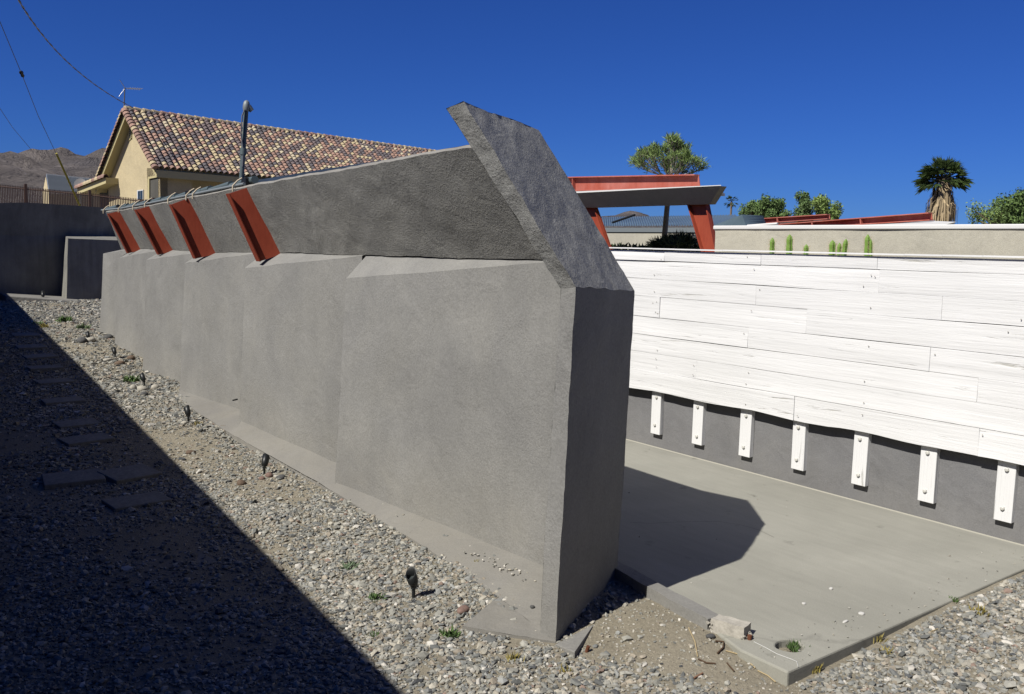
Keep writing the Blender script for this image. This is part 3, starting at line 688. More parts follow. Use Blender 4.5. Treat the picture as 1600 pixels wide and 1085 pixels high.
# ------------------------------------------------------------------ red framed canopy
cn = empty('canopy', (8, 8, 0)); tag(cn, 'flat canopy with leaning grey fascia carried by a red steel frame', 'canopy')
CN = (8, 8, 0)
fx = 8.0
tr_ = at_x(1126.5, 291, fx - .12); br_ = at_x(1109, 319, fx + .06)
tl_ = at_x(870, 300, fx - .12); bl_ = at_x(880, 327.5, fx + .06)
tl_ = Vector((tr_.x, tl_.y + .8, tr_.z)); bl_ = Vector((br_.x, tl_.y, br_.z))
m = MB(); th = Vector((.10, 0, .0)); m.patch(bl_, br_, tr_, tl_, .12, .004)
m.patch(br_, br_ + th, tr_ + th, tr_, .1, .002); m.patch(br_ + th, bl_ + th, tl_ + th, tr_ + th, .2, .002); m.patch(bl_ + th, br_ + th, br_, bl_, .2, .002)
P('fascia', m, M_fascia, cn, CN)
m = MB(); e = Vector((.0, 0, .004)); inn = Vector((1.7, 0, .02)); m.hexa([tl_ + e, tr_ + e, tr_ + Vector((.25, .35, .0)) + e, tr_ + Vector((1.5, 1.2, .0)) + e, tl_ + inn + e], [tl_ + e * 8, tr_ + e * 3, tr_ + Vector((.25, .35, .03)) + e, tr_ + Vector((1.5, 1.2, .03)) + e, tl_ + inn + e * 8])
fixn(P('white_roof', m, M_whiteroof, cn, CN))
def channel(pts_a, pts_b, xw, xd, name, mt, tfl=.014):
    # web in plane x = xw between the two pixel polylines, flanges returning towards the viewer by xd
    m = MB(); n = len(pts_a)
    for i in range(n - 1):
        a0, a1, b0, b1 = pts_a[i], pts_a[i + 1], pts_b[i], pts_b[i + 1]
        m.hexa([a0, a1, b1, b0], [q + Vector((.012, 0, 0)) for q in (a0, a1, b1, b0)])
        for (p, q, s) in ((a0, a1, (b0 - a0).normalized()), (b0, b1, (a0 - b0).normalized())):
            m.hexa([p + Vector((-xd, 0, 0)), q + Vector((-xd, 0, 0)), q + Vector((xd * .4, 0, 0)), p + Vector((xd * .4, 0, 0))], [p + Vector((-xd, 0, 0)) + s * tfl, q + Vector((-xd, 0, 0)) + s * tfl, q + Vector((xd * .4, 0, 0)) + s * tfl, p + Vector((xd * .4, 0, 0)) + s * tfl])
    return m
cxw = 8.55
ta = [at_x(870, 277.5, cxw), at_x(1091, 273, cxw)]; tb_ = [at_x(870, 300, cxw), at_x(1094, 294, cxw)]
fixn(P('beam', channel(ta, tb_, cxw, .07, 'beam', M_red2), M_red2, cn, CN))
LX = 8.16
la = [at_x(1105, 308, LX), at_x(1122, 395, LX)]; lb_ = [at_x(1074, 308, LX), at_x(1100, 395, LX)]
fixn(P('leg', channel(la, lb_, LX, .05, 'leg', M_red), M_red, cn, CN))
la = [at_x(930, 318, LX), at_x(957, 395, LX)]; lb_ = [at_x(900, 318, LX), at_x(935, 395, LX)]
fixn(P('leg', channel(la, lb_, LX, .05, 'leg', M_red), M_red, cn, CN))
for u in (899, 1022):
    p = at_x(u, 278, cxw); q = at_x(u, 298, cxw); m = MB(); m.hexa([p + Vector((-.06, -.006, 0)), p + Vector((-.06, .006, 0)), q + Vector((-.06, .006, 0)), q + Vector((-.06, -.006, 0))], [p + Vector((0, -.006, 0)), p + Vector((0, .006, 0)), q + Vector((0, .006, 0)), q + Vector((0, -.006, 0))])
    if u == 899: fixn(P('stiffener', m, M_red2, cn, CN))

# low building with blue-grey corrugated roof seen under the canopy
lowb = empty('low_building', (12, 11, 0)); tag(lowb, 'low building with blue grey corrugated metal roof beyond the canopy', 'building'); LB = (12, 11, 0)
def q3(u, v, x): return at_x(u, v, x)
f0, f1 = q3(925, 354.5, 11.5), q3(1168, 354, 11.5)
f0.z = f1.z = (f0.z + f1.z) / 2; r0, r1 = q3(925, 341, 14.5), q3(1166, 336, 14.5)
z_ = .5 * (r0.z + r1.z); r0.z = r1.z = z_ 
r1.y = at_x(1150, 336, 14.5).y
m = MB(); nC = 60
for i in range(nC):
    a, b = i / nC, (i + 1) / nC; a2_ = (a + b) / 2
    u0, u1, u2 = f0.lerp(f1, a), f0.lerp(f1, a2_), f0.lerp(f1, b); v0, v1, v2 = r0.lerp(r1, a), r0.lerp(r1, a2_), r0.lerp(r1, b); h = Vector((0, 0, .025))
    m.add([u0, u1 + h, v1 + h, v0], [(0, 1, 2, 3)]); m.add([u1 + h, u2, v2, v1 + h], [(0, 1, 2, 3)])
P('metal_roof', m, M_bluemetal, lowb, LB)
m = MB(); m.box((11.45, f1.y, f1.z - .10), (11.52, f0.y, f1.z - .02)); P('gutter', m, M_galv, lowb, LB)
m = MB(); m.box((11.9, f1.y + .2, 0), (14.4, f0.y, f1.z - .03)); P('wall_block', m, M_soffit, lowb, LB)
m = MB()
for p_, q_ in ((q3(957, 348, 11.4), q3(992, 336, 11.4)),): m.tube([p_, q_], .02, 6)
P('vent_pipe', m, M_black, lowb, LB)
bk = MB(); b0 = q3(925, 362, 10.6); bk.box((10.5, 2.2, .0), (10.7, 16, q3(1000, 365, 10.5).z)); tag(bk.build('yard_wall', M_beige), 'pale yard wall seen under the canopy below the metal roof', 'wall')
# bent metal sheet pile at the roof's right end
m = MB(); p0, p1, p2, p3 = q3(1112, 354, 11), q3(1166, 354, 11), q3(1160, 336, 11.2), q3(1135, 346, 11.2)
for k in range(7):
    o_ = Vector((0, 0, .02 * k)); a = p0.lerp(p3, k / 7) ; b = p1.lerp(p2, k / 7)
    m.hexa([a, b, b + Vector((.5, 0, .0)), a + Vector((.5, 0, 0))], [a + Vector((0, 0, .012)), b + Vector((0, .02, .03)), b + Vector((.5, 0, .03)), a + Vector((.5, 0, .012))])
fixn(P('roof_end_sheets', m, M_bluemetal, lowb, LB))

# red roof beams of the far wing with white roof
wing = empty('motel_wing', (13, 6, 0)); tag(wing, 'far motel wing showing red roof beams and a white roof edge over the beige wall', 'building'); WG = (13, 6, 0)
def beam_px(a0, a1, b0, b1, x, stiff, nm='roof_beam'):
    A_ = [at_x(*a0, x), at_x(*a1, x)]; B_ = [at_x(*b0, x), at_x(*b1, x)]
    o = fixn(P(nm, channel(A_, B_, x, .08, nm, M_red2), M_red2, wing, WG))
    for t in stiff:
        p = A_[0].lerp(A_[1], t); q = B_[0].lerp(B_[1], t); m = MB()
        m.hexa([p + Vector((-.075, -.01, 0)), p + Vector((-.075, .01, 0)), q + Vector((-.075, .01, 0)), q + Vector((-.075, -.01, 0))], [p + Vector((0, -.01, 0)), p + Vector((0, .01, 0)), q + Vector((0, .01, 0)), q + Vector((0, -.01, 0))])
        fixn(P('stiffener', m, M_red2, wing, WG))
beam_px((1160, 343.5), (1296, 335), (1160, 352), (1297, 343), 13.5, (.45,))
beam_px((1200, 352), (1455.5, 332.5), (1200, 361), (1457, 345), 12.0, (.32, .62))
wt = at_x(1438, 345.5, 12.6)
m = MB(); a = at_x(1320, 354, 11.6); b = at_x(1494, 347, 11.6); c = at_x(1438, 344.5, 12.8); d = at_x(1380, 347, 12.8)
m.hexa([a + Vector((0, 0, -.25)), at_x(1470, 353, 11.6), c + Vector((.5, 0, -.2)), d + Vector((.3, 0, -.2))], [a, b, c, d]); fixn(P('white_roof', m, M_whiteroof, wing, WG))
m = MB(); m.box((11.8, 3.2, 0), (16, 9, 1.75)); P('wall_block', m, M_beige, wing, WG)
m = MB(); p_, q_ = at_x(1168, 353.5, 10.5), at_x(1215, 350, 10.5); m.tube([p_, q_], .02, 6); P('white_pipe', m, M_whiteroof, wing, WG)

# ------------------------------------------------------------------ trees and palms beyond
def bushy(u, vt, wpx, hpx, dist, label, name='tree', m=M_leafmid, n=1500, grp=None, clumps=9, cat='tree', ls=.2, sparse=1):
    t = at_d(u, vt, dist); b = at_d(u, 392, dist); sc = dist / FPX; r = wpx / 2 * sc; h = hpx * sc
    root = empty(name, (b.x, b.y, 0)); tag(root, label, cat, grp)
    zc = t.z - h / 2; mb = MB(); ends = []
    mb.tube([(0, 0, 0), (r * .05, 0, zc - h * .5), (0, r * .05, zc)], [.16, .11, .06], 7); cl = []
    for k in range(clumps):
        c = Vector((random.uniform(-.8, .8) * r, random.uniform(-.8, .8) * r, zc + random.uniform(-.45, .38) * h)); cl.append((c, random.uniform(.25, .45) * min(r, h * .7)))
        mb.tube([(0, 0, zc - h * .5), Vector((c.x * .4, c.y * .4, (zc - h * .5 + c.z) / 2)), c], [.07, .05, .02], 5, cap=False)
    cl.append((Vector((0, 0, t.z - .3 * min(r, h))), .3 * min(r, h)))
    mb.build('trunk', M_bark, root); ql = []; tn = []
    for k in range(n):
        c, rr = random.choice(cl); d = rv(); p = c + d * rr * random.uniform(.2, 1.5) ** .8 + Vector((0, 0, abs(random.gauss(0, .25)) * rr)); l = ls * random.uniform(.8, 2.2)
        a = (rv() + Vector((0, 0, .6))).normalized() * l; b_ = a.cross(rv()).normalized() * l * .22; ql.append([p - a * .5, p + b_, p + a * .5, p - b_]); tn.append(random.uniform(.55, 1.35) * (1.1 if d.z > 0 else .85))
    leafmesh('crown', ql, m, root, tn)
bushy(1172, 317, 45, 26, 34, 'low green tree behind the corrugated roof, right of the small palm', n=5000, ls=.06, clumps=12)
bushy(1205, 314, 52, 30, 32, 'dense green tree above the left end of the red roof beams', n=6500, ls=.06, clumps=14)
bushy(1253, 303, 34, 40, 36, 'upright green tree in the middle of the trees over the red beams', n=5000, ls=.06, clumps=10)
bushy(1285, 312, 42, 34, 35, 'loose green tree at the right of the trees over the red beams', n=5000, ls=.06, clumps=10, m=M_leaf)
bushy(1555, 320, 90, 34, 34, 'thin airy mesquite tree right of the big palm', n=4500, ls=.05, clumps=16, m=M_leaf)
bushy(1590, 303, 60, 48, 30, 'green tree cut by the right edge of the picture', n=6500, ls=.06, clumps=14, m=M_leafmid)

def fanpalm(u, vt, wpx, hpx, dist, label, big=True):
    sc = dist / FPX; c = at_d(u, vt + hpx * .32, dist); R_ = wpx / 2 * sc * 1.05
    root = empty('palm_tree', (c.x, c.y, 0)); tag(root, label, 'palm')
    mb = MB(); mb.tube([(0, 0, 0), (0, 0, c.z * .5), (0, 0, c.z)], [.2 * R_ / 1.2, .17 * R_ / 1.2, .14 * R_ / 1.2], 10); mb.build('trunk', M_bark, root)
    nf = 64 if big else 22; ql = []; st = MB()
    for k in range(nf):
        a = random.uniform(0, math.tau); el = random.uniform(-.35, 1.35) if big else random.uniform(-.8, 1.2)
        d = Vector((math.cos(a) * math.cos(el), math.sin(a) * math.cos(el), math.sin(el))).normalized(); p0 = Vector((0, 0, c.z)); ln = R_ * random.uniform(.38, .55)
        p1 = p0 + d * ln; st.tube([p0, p0 + d * ln * .5 + Vector((0, 0, .02)), p1], R_ * .012, 4, cap=False)
        s = d.cross(Vector((0, 0, 1)) + rv() * .3).normalized(); nrm = s.cross(d)
        for j in range(22):
            an = -1.35 + 2.7 * j / 21; dd = (d * math.cos(an) + s * math.sin(an) - nrm * random.uniform(-.1, .15)).normalized(); l = R_ * random.uniform(.38, .52) * (1 - .25 * abs(an) / 1.35)
            tip = p1 + dd * l + Vector((0, 0, -l * random.uniform(.05, .3))); wv = s.cross(dd) * 0 + dd.cross(nrm).normalized() * R_ * .016
            ql.append([p1 - wv * .4, p1 + wv * .4, p1 + dd * l * .6 + wv, tip, p1 + dd * l * .6 - wv])
    st.build('leaf_stalks', M_leafdark, root)['kind'] = 'stuff'
    leafmesh('fronds', ql, M_palm, root)
    if big:
        ql = []
        for k in range(420):
            a = random.uniform(0, math.tau); rr = R_ * random.uniform(.28, .50); z0 = c.z - R_ * random.uniform(-.02, .95); z1 = z0 - R_ * random.uniform(.5, .9)
            rr *= .55 + .5 * min(1, (c.z - z0) / (R_ * .6)) + random.uniform(-.06, .1); p0 = Vector((math.cos(a) * rr * .35, math.sin(a) * rr * .35, z0 + .05)); p1 = Vector((math.cos(a) * rr, math.sin(a) * rr, z0 - .22 * R_)); a += random.uniform(-.12, .12); p2 = Vector((math.cos(a) * rr * 1.02, math.sin(a) * rr * 1.02, z1))
            t = Vector((-math.sin(a), math.cos(a), 0)) * R_ * random.uniform(.015, .04)
            ql.append([p0 - t * .4, p0 + t * .4, p1 + t, p1 - t]); ql.append([p1 - t, p1 + t, p2 + t * .4, p2 - t * .4])
        leafmesh('dead_skirt', ql, M_thatch, root)
fanpalm(1474, 252, 78, 95, 36, 'fan palm with a thick skirt of dead fronds above the white roof edge')
fanpalm(1143, 306, 24, 30, 62, 'tiny distant palm above the corrugated roof', big=False)

# ------------------------------------------------------------------ mountains
def mountains():
    azs = np.radians(np.linspace(-40, 110, 420)); rs = np.linspace(1500, 4200, 60)
    pts_px = [(0, 229), (40, 232), (80, 237), (150, 246), (200, 250), (300, 262), (500, 290), (800, 318), (945, 338), (985, 331), (1020, 338), (1100, 350), (1280, 346), (1330, 343), (1375, 337), (1415, 343), (1460, 352), (1600, 366)]
    A_ = []; E_ = []
    for u, v in pts_px:
        d = ray(u, v); A_.append(math.atan2(d[0], d[1])); E_.append(d[2] / math.hypot(d[0], d[1]))
    A_ = [-.8, -.2] + A_ + [1.6]; E_ = [.085, .10] + E_ + [.02]
    V = []; nr = len(rs)
    for a in azs:
        e = float(np.interp(a, A_, E_))
        for r_ in rs:
            t = (r_ - 1500) / 2700; x, y = r_ * math.sin(a), r_ * math.cos(a)
            q = Vector((x / 620, y / 620, 0)); n = noise.ridged_multi_fractal(q, .9, 2.1, 7, 1.0, 2.0) ; n2 = noise.fractal(Vector((x / 130, y / 130, 4)), .8, 2.0, 5)
            env = min(1, t / .62) ** .8 if t < .62 else max(0, 1 - (t - .62) * 1.2)
            h = e * r_ * env * (.90 + .20 * (n - .9)) + n2 * 26 * env * min(1, e / .06)
            V.append((x, y, max(h, 0) + (-20 if t == 0 else 0)))
    m = MB(); m.add(V, [(i * nr + j, (i + 1) * nr + j, (i + 1) * nr + j + 1, i * nr + j + 1) for i in range(len(azs) - 1) for j in range(nr - 1)], 0, True)
    mm_ = mat('desert_mountain', (.17, .13, .11), .95, .05); co = coord(mm_)
    base(mm_, ramp(mm_, nz(mm_, co, .004, 9, .65, .5), [(.3, (.13, .122, .13)), (.5, (.19, .17, .165)), (.7, (.25, .22, .205))])); bump(mm_, [(nz(mm_, co, .009, 9, .7, 1.0), 1, 60)])  # greyer, bluer tones paint the distance haze into the rock colour
    tag(m.build('mountains', mm_), kind='structure')
mountains()

# ------------------------------------------------------------------ far wall with pier at the end of the yard
fw = empty('end_wall', (3.5, 21, 0)); tag(fw, 'dark shaded stucco wall with a square pier closing the far end of the yard', 'wall'); FW = (3.5, 21, 0)
yl, yr_ = 22.6, 21.6
def fy(u): return float(np.interp(u, [-200, 0, 170, 260], [20.9, 21.3, 21.75, 22.1]))
def fpt(u, v): return at_y(u, v, fy(u))
cols = [-260, -120, 0, 31.5, 90, 168, 230]
tops = [313, 315, 318, 317, 320, 325.5, 329]
m = MB()
for i in range(len(cols) - 1):
    u0, u1 = cols[i], cols[i + 1]; t0, t1 = fpt(u0, tops[i]), fpt(u1, tops[i + 1]); k0, k1 = fpt(u0, 362), fpt(u1, 364); k0.z = k1.z = 1.62
    b0, b1 = dn(k0, 0), dn(k1, 0); o_ = Vector((0, -.16, 0))
    m.patch(b0, b1, k1, k0, .25, .006); m.patch(k0, k1, t1 + o_, t0 + o_, .25, .006)
    m.patch(t0 + o_, t1 + o_, t1 + Vector((0, .12, 0)), t0 + Vector((0, .12, 0)), .25, .004, 1); m.patch(t0 + Vector((0, .12, 0)), t1 + Vector((0, .12, 0)), b1 + Vector((0, .3, 0)), b0 + Vector((0, .3, 0)), .5, .004)
P('wall_face', m, [M_farwall, M_cap], fw, FW)
yp = 20.55
c0, c1 = at_y(103, 467, yp), at_y(250, 472, yp + .4); ct0, ct1 = at_y(106.5, 372.5, yp + .05), at_y(250, 379, yp + .45)
w0, wt0 = at_pl(89, 464, Vector((0, 21.75, 0)), Vector((0, 1, 0))), at_pl(101, 368, Vector((0, 21.7, 0)), Vector((0, 1, 0)))
m = MB(); dd = Vector((0, 0, -.2))
m.patch(c0 + dd, c1 + dd, ct1, ct0, .2, .006); m.patch(w0 + dd, c0 + dd, ct0, wt0, .2, .005)
m.patch(wt0, ct0, ct1, Vector((ct1.x, 21.7, wt0.z + .02)), .2, .005)
P('pier', m, M_farwall, fw, FW)
m = MB(); k0, k1 = at_y(8, 462, 20.3), at_y(170, 474, 20.0); m.hexa([k0 + dd, k1 + dd, k1 + dd + Vector((0, 1.2, 0)), k0 + dd + Vector((0, 1.6, 0))], [k0, k1, k1 + Vector((0, 1.2, .02)), k0 + Vector((0, 1.6, .02))]); bevel(fixn(P('plinth', m, M_apron, fw, FW)), .02)

# picket fence on the rise behind
fe = empty('picket_fence', (3, 28, 0)); tag(fe, 'brown steel picket fence running along behind the dark end wall', 'fence'); FE = (3, 28, 0)
m = MB(); 
def ftop(u): return float(np.interp(u, [-150, 0, 140, 233, 300], [283, 289.5, 303, 314, 322]))
u = -150.0; rails = []
pkts = MB()
for k in range(175):
    u = -150 + k * 2.6; t = at_y(u, ftop(u), 28 - .004 * (u)); tz = t.z; pkts.box((t.x - .010, t.y - .010, .3), (t.x + .010, t.y + .010, tz + .02))
P('pickets', pkts, M_fence, fe, FE)['kind'] = 'stuff'
for off_ in (-.04, -.62):
    m = MB(); m.tube([at_y(q, ftop(q), 28 - .004 * q) + Vector((0, 0, off_)) for q in (-150, 0, 140, 233, 298)], .02, 4); P('rail', m, M_fence, fe, FE)
for q in (-30, 40, 140, 240):
    t = at_y(q, ftop(q), 28 - .004 * q); m = MB(); m.box((t.x - .035, t.y - .035, .3), (t.x + .035, t.y + .035, t.z + .1)); P('fence_post', m, M_fence, fe, FE)
m = MB(); lt = at_y(0, 318, 29.0)
# ------------------------------------------------------------------ neighbour's house with S-tile roof
rd = Vector((math.sin(math.radians(75.5)), math.cos(math.radians(75.5)), 0)); gd = Vector((-rd.y, rd.x, 0))
E0 = at_d(244, 264, 35.0); pk = at_pl(195, 172, E0, rd); wd_ = (pk - E0).dot(gd); rise = pk.z - E0.z
le = at_pl(149, 291, E0, rd); wl = (le - E0).dot(gd)
house = empty('tiled_house', (E0.x, E0.y, .3)); tag(house, 'cream stucco house with multicoloured barrel tile gable roof beyond the fence', 'house')
print('house', E0, 'halfwidth', wd_, 'rise', rise, 'left eave', wl, le.z)
HO = Vector((E0.x, E0.y, .3))
def HP(name, mb, m, par=None):
    o = mb.build(name, m)
    o.parent = par or house; o.matrix_parent_inverse = Matrix.Translation(-HO) if par is None else Matrix.Identity(4); return o
def hp(r_, g_, z_): return E0 + rd * r_ + gd * g_ + Vector((0, 0, z_))
LEN = 17.0
sl_v = (pk - E0); sl_len = math.hypot(wd_, rise); sv = sl_v.normalized(); sl_n = rd.cross(sv).normalized()
if sl_n.z < 0: sl_n = -sl_n
# roof deck
m = MB(); dk = [hp(0, 0, -.06), hp(LEN, 0, -.06), hp(LEN, wd_, rise - .06), hp(0, wd_, rise - .06)]; m.hexa([p - sl_n * .12 for p in dk], dk)
lz = le.z - E0.z; dk2 = [hp(0, wd_, rise - .06), hp(LEN, wd_, rise - .06), hp(LEN, wl, lz - .06), hp(0, wl, lz - .06)]
m.hexa([p - Vector((0, 0, .18)) for p in dk2], dk2); fixn(HP('roof_deck', m, M_cream_trim))
m = MB(); m.hexa([hp(-.0, -.03, -.30), hp(LEN, -.03, -.30), hp(LEN, .03, -.30), hp(0, .03, -.30)], [hp(0, -.03, -.04), hp(LEN, -.03, -.04), hp(LEN, .03, -.02), hp(0, .03, -.02)]); fixn(HP('fascia_board', m, M_cream_trim))
# tiles: barrel cross-section, shared meshes
tw_ = .245; ncol = int(LEN / tw_); nrow = 20; rl = sl_len / nrow
def tile_shape(seg=5):
    vs = []; fs = []
    prof = [(-.5, 0), (-.36, .06), (-.18, .135), (0, .155), (.18, .125), (.36, .04), (.5, 0)]
    for j, (s, dz) in enumerate(((0, .045), (rl * 1.12, .0))):
        for (x, z) in prof: vs.append(rd * (x * tw_) + sv * s + sl_n * (z * .8 + dz))
    n = len(prof); fs = [(i, i + 1, n + i + 1, n + i) for i in range(n - 1)]
    for (x, z) in prof: vs.append(rd * (x * tw_) + sl_n * (z * .8 + .045 - .035))
    fs += [(i + 1, i, 2 * n + i, 2 * n + i + 1) for i in range(n - 1)]
    return vs, fs
tv, tf = tile_shape(); tms = []
for mt_ in M_tile:
    q = MB(); q.add(tv, tf, 0, False); tms.append(q.mesh('roof_tile', mt_))
restm = MB(); cnt = 0; tiles = []
for i in range(ncol):
    for j in range(nrow):
        p = E0 + rd * ((i + .6) * tw_) + sv * (j * rl)
        q_ = noise.noise(p * .9) * .8; wts = [max(.03, .16 + .22 * q_), .22, max(.05, .22 - .25 * q_), max(.05, .22 - .25 * q_), .12, max(.02, .06 + .1 * q_)]; c = random.choices(range(6), wts)[0]
        tiles.append(((p - Vector(CAM)).length - .0, p, c))
tiles.sort(key=lambda t: t[0])
for k, (d, p, c) in enumerate(tiles):
    if k < 300:
        o = place('roof_tile', tms[c], None, p); o.parent = house; o.matrix_parent_inverse = Matrix.Translation(-HO)
    else: restm.add([p + v for v in tv], tf, c)
HP('roof_tiles', restm, M_tile)['kind'] = 'stuff'
# rake and ridge barrel tiles
rk = MB(); L_ = sl_len / 19
def half(mb, p, d, nrm, l, r):
    s = d.cross(nrm).normalized(); vs = []
    for (t, rr) in ((0, r * 1.12), (l * 1.08, r * .92)):
        for k in range(8): a = math.pi * (k / 7) * 1.2 - .3; vs.append(p + d * t + s * math.cos(a) * rr + nrm * (math.sin(a) * rr + (.02 if t == 0 else 0)))
    mb.add(vs, [(k, k + 1, 9 + k, 8 + k) for k in range(7)]); mb.add(vs[:8], [tuple(range(8))])
cpk = [1, 4, 1, 0, 4]
for k in range(19):
    q = MB(); half(q, Vector((0, 0, 0)), sv, sl_n, L_, .12); o = q.build('rake_tile', M_tile[random.choice(cpk)], None, E0 + sv * (k * L_) + rd * -.03); o.parent = house; o.matrix_parent_inverse = Matrix.Translation(-HO)
qr = [MB() for _ in range(2)]
for k in range(int(LEN / .36)):
    q = MB(); half(q, Vector((0, 0, 0)), rd, Vector((0, 0, 1)), .36, .11); o = q.build('ridge_tile', M_tile[random.choice([0, 5, 0, 1])], None, pk + rd * (k * .36) + Vector((0, 0, .02))); o.parent = house; o.matrix_parent_inverse = Matrix.Translation(-HO)
# left slope tiles seen edge-on along the rake
q = MB(); sl2 = (le - pk); l2 = sl2.length; sv2 = sl2.normalized(); n2_ = Vector((0, 0, 1)).cross(rd).normalized(); nn2 = (-rd).cross(sv2); nn2 = nn2 if nn2.z > 0 else -nn2
for k in range(22):
    q = MB(); half(q, Vector((0, 0, 0)), -sv2, nn2, l2 / 22, .10); o = q.build('rake_tile', M_tile[random.choice(cpk)], None, pk + sv2 * ((k + 1) * l2 / 22) + rd * -.02); o.parent = house; o.matrix_parent_inverse = Matrix.Translation(-HO)
# barge boards under the rakes
m = MB()
for (p, q_) in ((E0, pk), (le, pk)):
    a_ = Vector((0, 0, -.05)); b_ = Vector((0, 0, -.30)); m.hexa([p + b_, q_ + b_, q_ + b_ + rd * .05, p + b_ + rd * .05], [p + a_, q_ + a_, q_ + a_ + rd * .05, p + a_ + rd * .05])
fixn(HP('barge_board', m, M_cream_trim))
# gable wall set back under the rake
sb_ = .34; gz0 = .3 - E0.z
ins = .35; zi = rise * ins / wd_
lr = (rise - lz) / (wl - wd_)
gw = [hp(sb_, ins, gz0), hp(sb_, wl - ins, gz0), hp(sb_, wl - ins, lz + lr * ins - .3), hp(sb_, wd_, rise - .3), hp(sb_, ins, zi - .25)]
m = MB(); m.hexa([p + rd * .3 for p in gw], gw); fixn(HP('gable_wall', m, M_cream))
# long side wall in eave shade, corner post and recessed porch
m = MB(); m.hexa([hp(sb_ + 1.2, ins + .6, gz0), hp(LEN - .5, ins + .6, gz0), hp(LEN - .5, ins + .85, gz0), hp(sb_ + 1.2, ins + .85, gz0)], [hp(sb_ + 1.2, ins + .6, zi - .2), hp(LEN - .5, ins + .6, zi - .2), hp(LEN - .5, ins + .85, zi - .2), hp(sb_ + 1.2, ins + .85, zi - .2)]); fixn(HP('side_wall', m, M_cream))
m = MB(); m.hexa([hp(sb_, ins, gz0), hp(sb_ + 1.3, ins, gz0), hp(sb_ + 1.3, ins + .9, gz0), hp(sb_, ins + .9, gz0)], [hp(sb_, ins, zi - .28), hp(sb_ + 1.3, ins, zi - .28), hp(sb_ + 1.3, ins + .9, zi - .28), hp(sb_, ins + .9, zi - .28)]); fixn(HP('corner_pier', m, M_cream))
# flat dark panel standing in for the shaded recess, attic vent and window on the gable
def gpt(u, v, out=0): return at_pl(u, v, hp(sb_ - out, 0, 0), rd)
def gpanel(us, mt_, nm, out, depth=.05, par=None):
    t = [gpt(a, b, out) for a, b in us]; mb = MB(); mb.hexa([p + rd * depth for p in t], t); return fixn(HP(nm, mb, mt_, par))
gpanel([(233, 279), (247, 276), (247, 310), (233, 310)], M_soffit, 'porch_shade_panel', .012, .05)
gpanel([(230.5, 279), (233, 278), (233, 312), (230.5, 312)], M_cream_trim, 'porch_post', .06, .1)
gpanel([(231, 277), (249, 273.5), (249, 276.5), (231, 280)], M_cream_trim, 'porch_lintel', .062, .1)
gpanel([(214, 297.5), (223.5, 296.5), (223.5, 312), (214, 312)], M_winframe, 'window', .04, .04)
gpanel([(215.2, 299), (218.3, 298.5), (218.3, 312), (215.2, 312)], M_window, 'pane', .052, .02)
gpanel([(219, 298.5), (222.4, 298), (222.4, 312), (219, 312)], M_window, 'pane', .052, .02)
gpanel([(200.5, 194), (205.5, 202), (205.5, 216), (200.5, 221)], M_cream_trim, 'attic_vent', .03, .05)
for k in range(6):
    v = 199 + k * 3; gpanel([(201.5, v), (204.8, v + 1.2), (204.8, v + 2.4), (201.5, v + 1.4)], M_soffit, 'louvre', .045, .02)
# lower porch roof on the left
m = MB(); a, b = gpt(185, 279, .0), gpt(140, 296.5, .0)
tl = [a - rd * .5, a + rd * 1, b + rd * 1, b - rd * .5]; 
m.hexa([p + Vector((0, 0, -.22)) for p in tl], tl); fixn(HP('porch_roof', m, M_cream_trim))
for k in range(10):
    q = MB(); d_ = (a - b).normalized(); half(q, Vector((0, 0, 0)), d_, Vector((0, 0, 1)), (a - b).length / 10, .11)
    o = q.build('porch_tile', M_tile[random.choice([1, 0, 4])], None, b - rd * .5 + d_ * (k * (a - b).length / 10) + Vector((0, 0, .02))); o.parent = house; o.matrix_parent_inverse = Matrix.Translation(-HO)
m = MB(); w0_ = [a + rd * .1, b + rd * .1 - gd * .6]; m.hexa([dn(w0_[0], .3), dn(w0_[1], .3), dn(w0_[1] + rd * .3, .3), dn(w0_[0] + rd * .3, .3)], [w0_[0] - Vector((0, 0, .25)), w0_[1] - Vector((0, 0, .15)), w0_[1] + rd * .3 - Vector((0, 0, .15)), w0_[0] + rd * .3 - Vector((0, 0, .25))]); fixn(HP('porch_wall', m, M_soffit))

# grey-roofed house farther left
gh_ = empty('grey_roofed_house', at_d(110, 300, 60) * 1); gh_.location.z = .3; tag(gh_, 'distant house with pale blue grey tiled roof left of the tiled house', 'house'); GO = gh_.location.copy()
r0, r1, e0, e1 = at_d(72, 273.5, 63), at_d(175, 284, 66), at_d(76, 300, 58), at_d(180, 305, 60)
m = MB(); nn = 70; 
for i in range(nn):
    a, b = i / nn, (i + 1) / nn; mid_ = (a + b) / 2; h = Vector((0, -.03, .10))
    m.add([e0.lerp(e1, a), e0.lerp(e1, mid_) + h, r0.lerp(r1, mid_) + h, r0.lerp(r1, a)], [(0, 1, 2, 3)]); m.add([e0.lerp(e1, mid_) + h, e0.lerp(e1, b), r0.lerp(r1, b), r0.lerp(r1, mid_) + h], [(0, 1, 2, 3)])
P('roof', m, M_greytile, gh_, GO)
w1, w2 = at_d(71.5, 276, 63), at_d(67, 300, 64); w3 = e0 + Vector((0, 0, -.1)); m = MB(); t3 = [w1, w2, w3]
m.add([w1, w2, dn(w2, .3), dn(w3, .3), w3], [(0, 1, 2, 3, 4)]); m.add([w3, e1, dn(e1, .3), dn(w3, .3)], [(0, 1, 2, 3)]); P('wall', m, M_cream, gh_, GO)
m = MB(); dc = at_d(126, 289, 50)
sdv = empty('satellite_dish', (dc.x, dc.y, dc.z)); tag(sdv, 'round pale satellite dish between the two houses', 'dish')
vs = []; nd_ = Vector((-.25, -.9, .35)).normalized(); sx_ = nd_.cross(Vector((0, 0, 1))).normalized(); sy_ = sx_.cross(nd_)
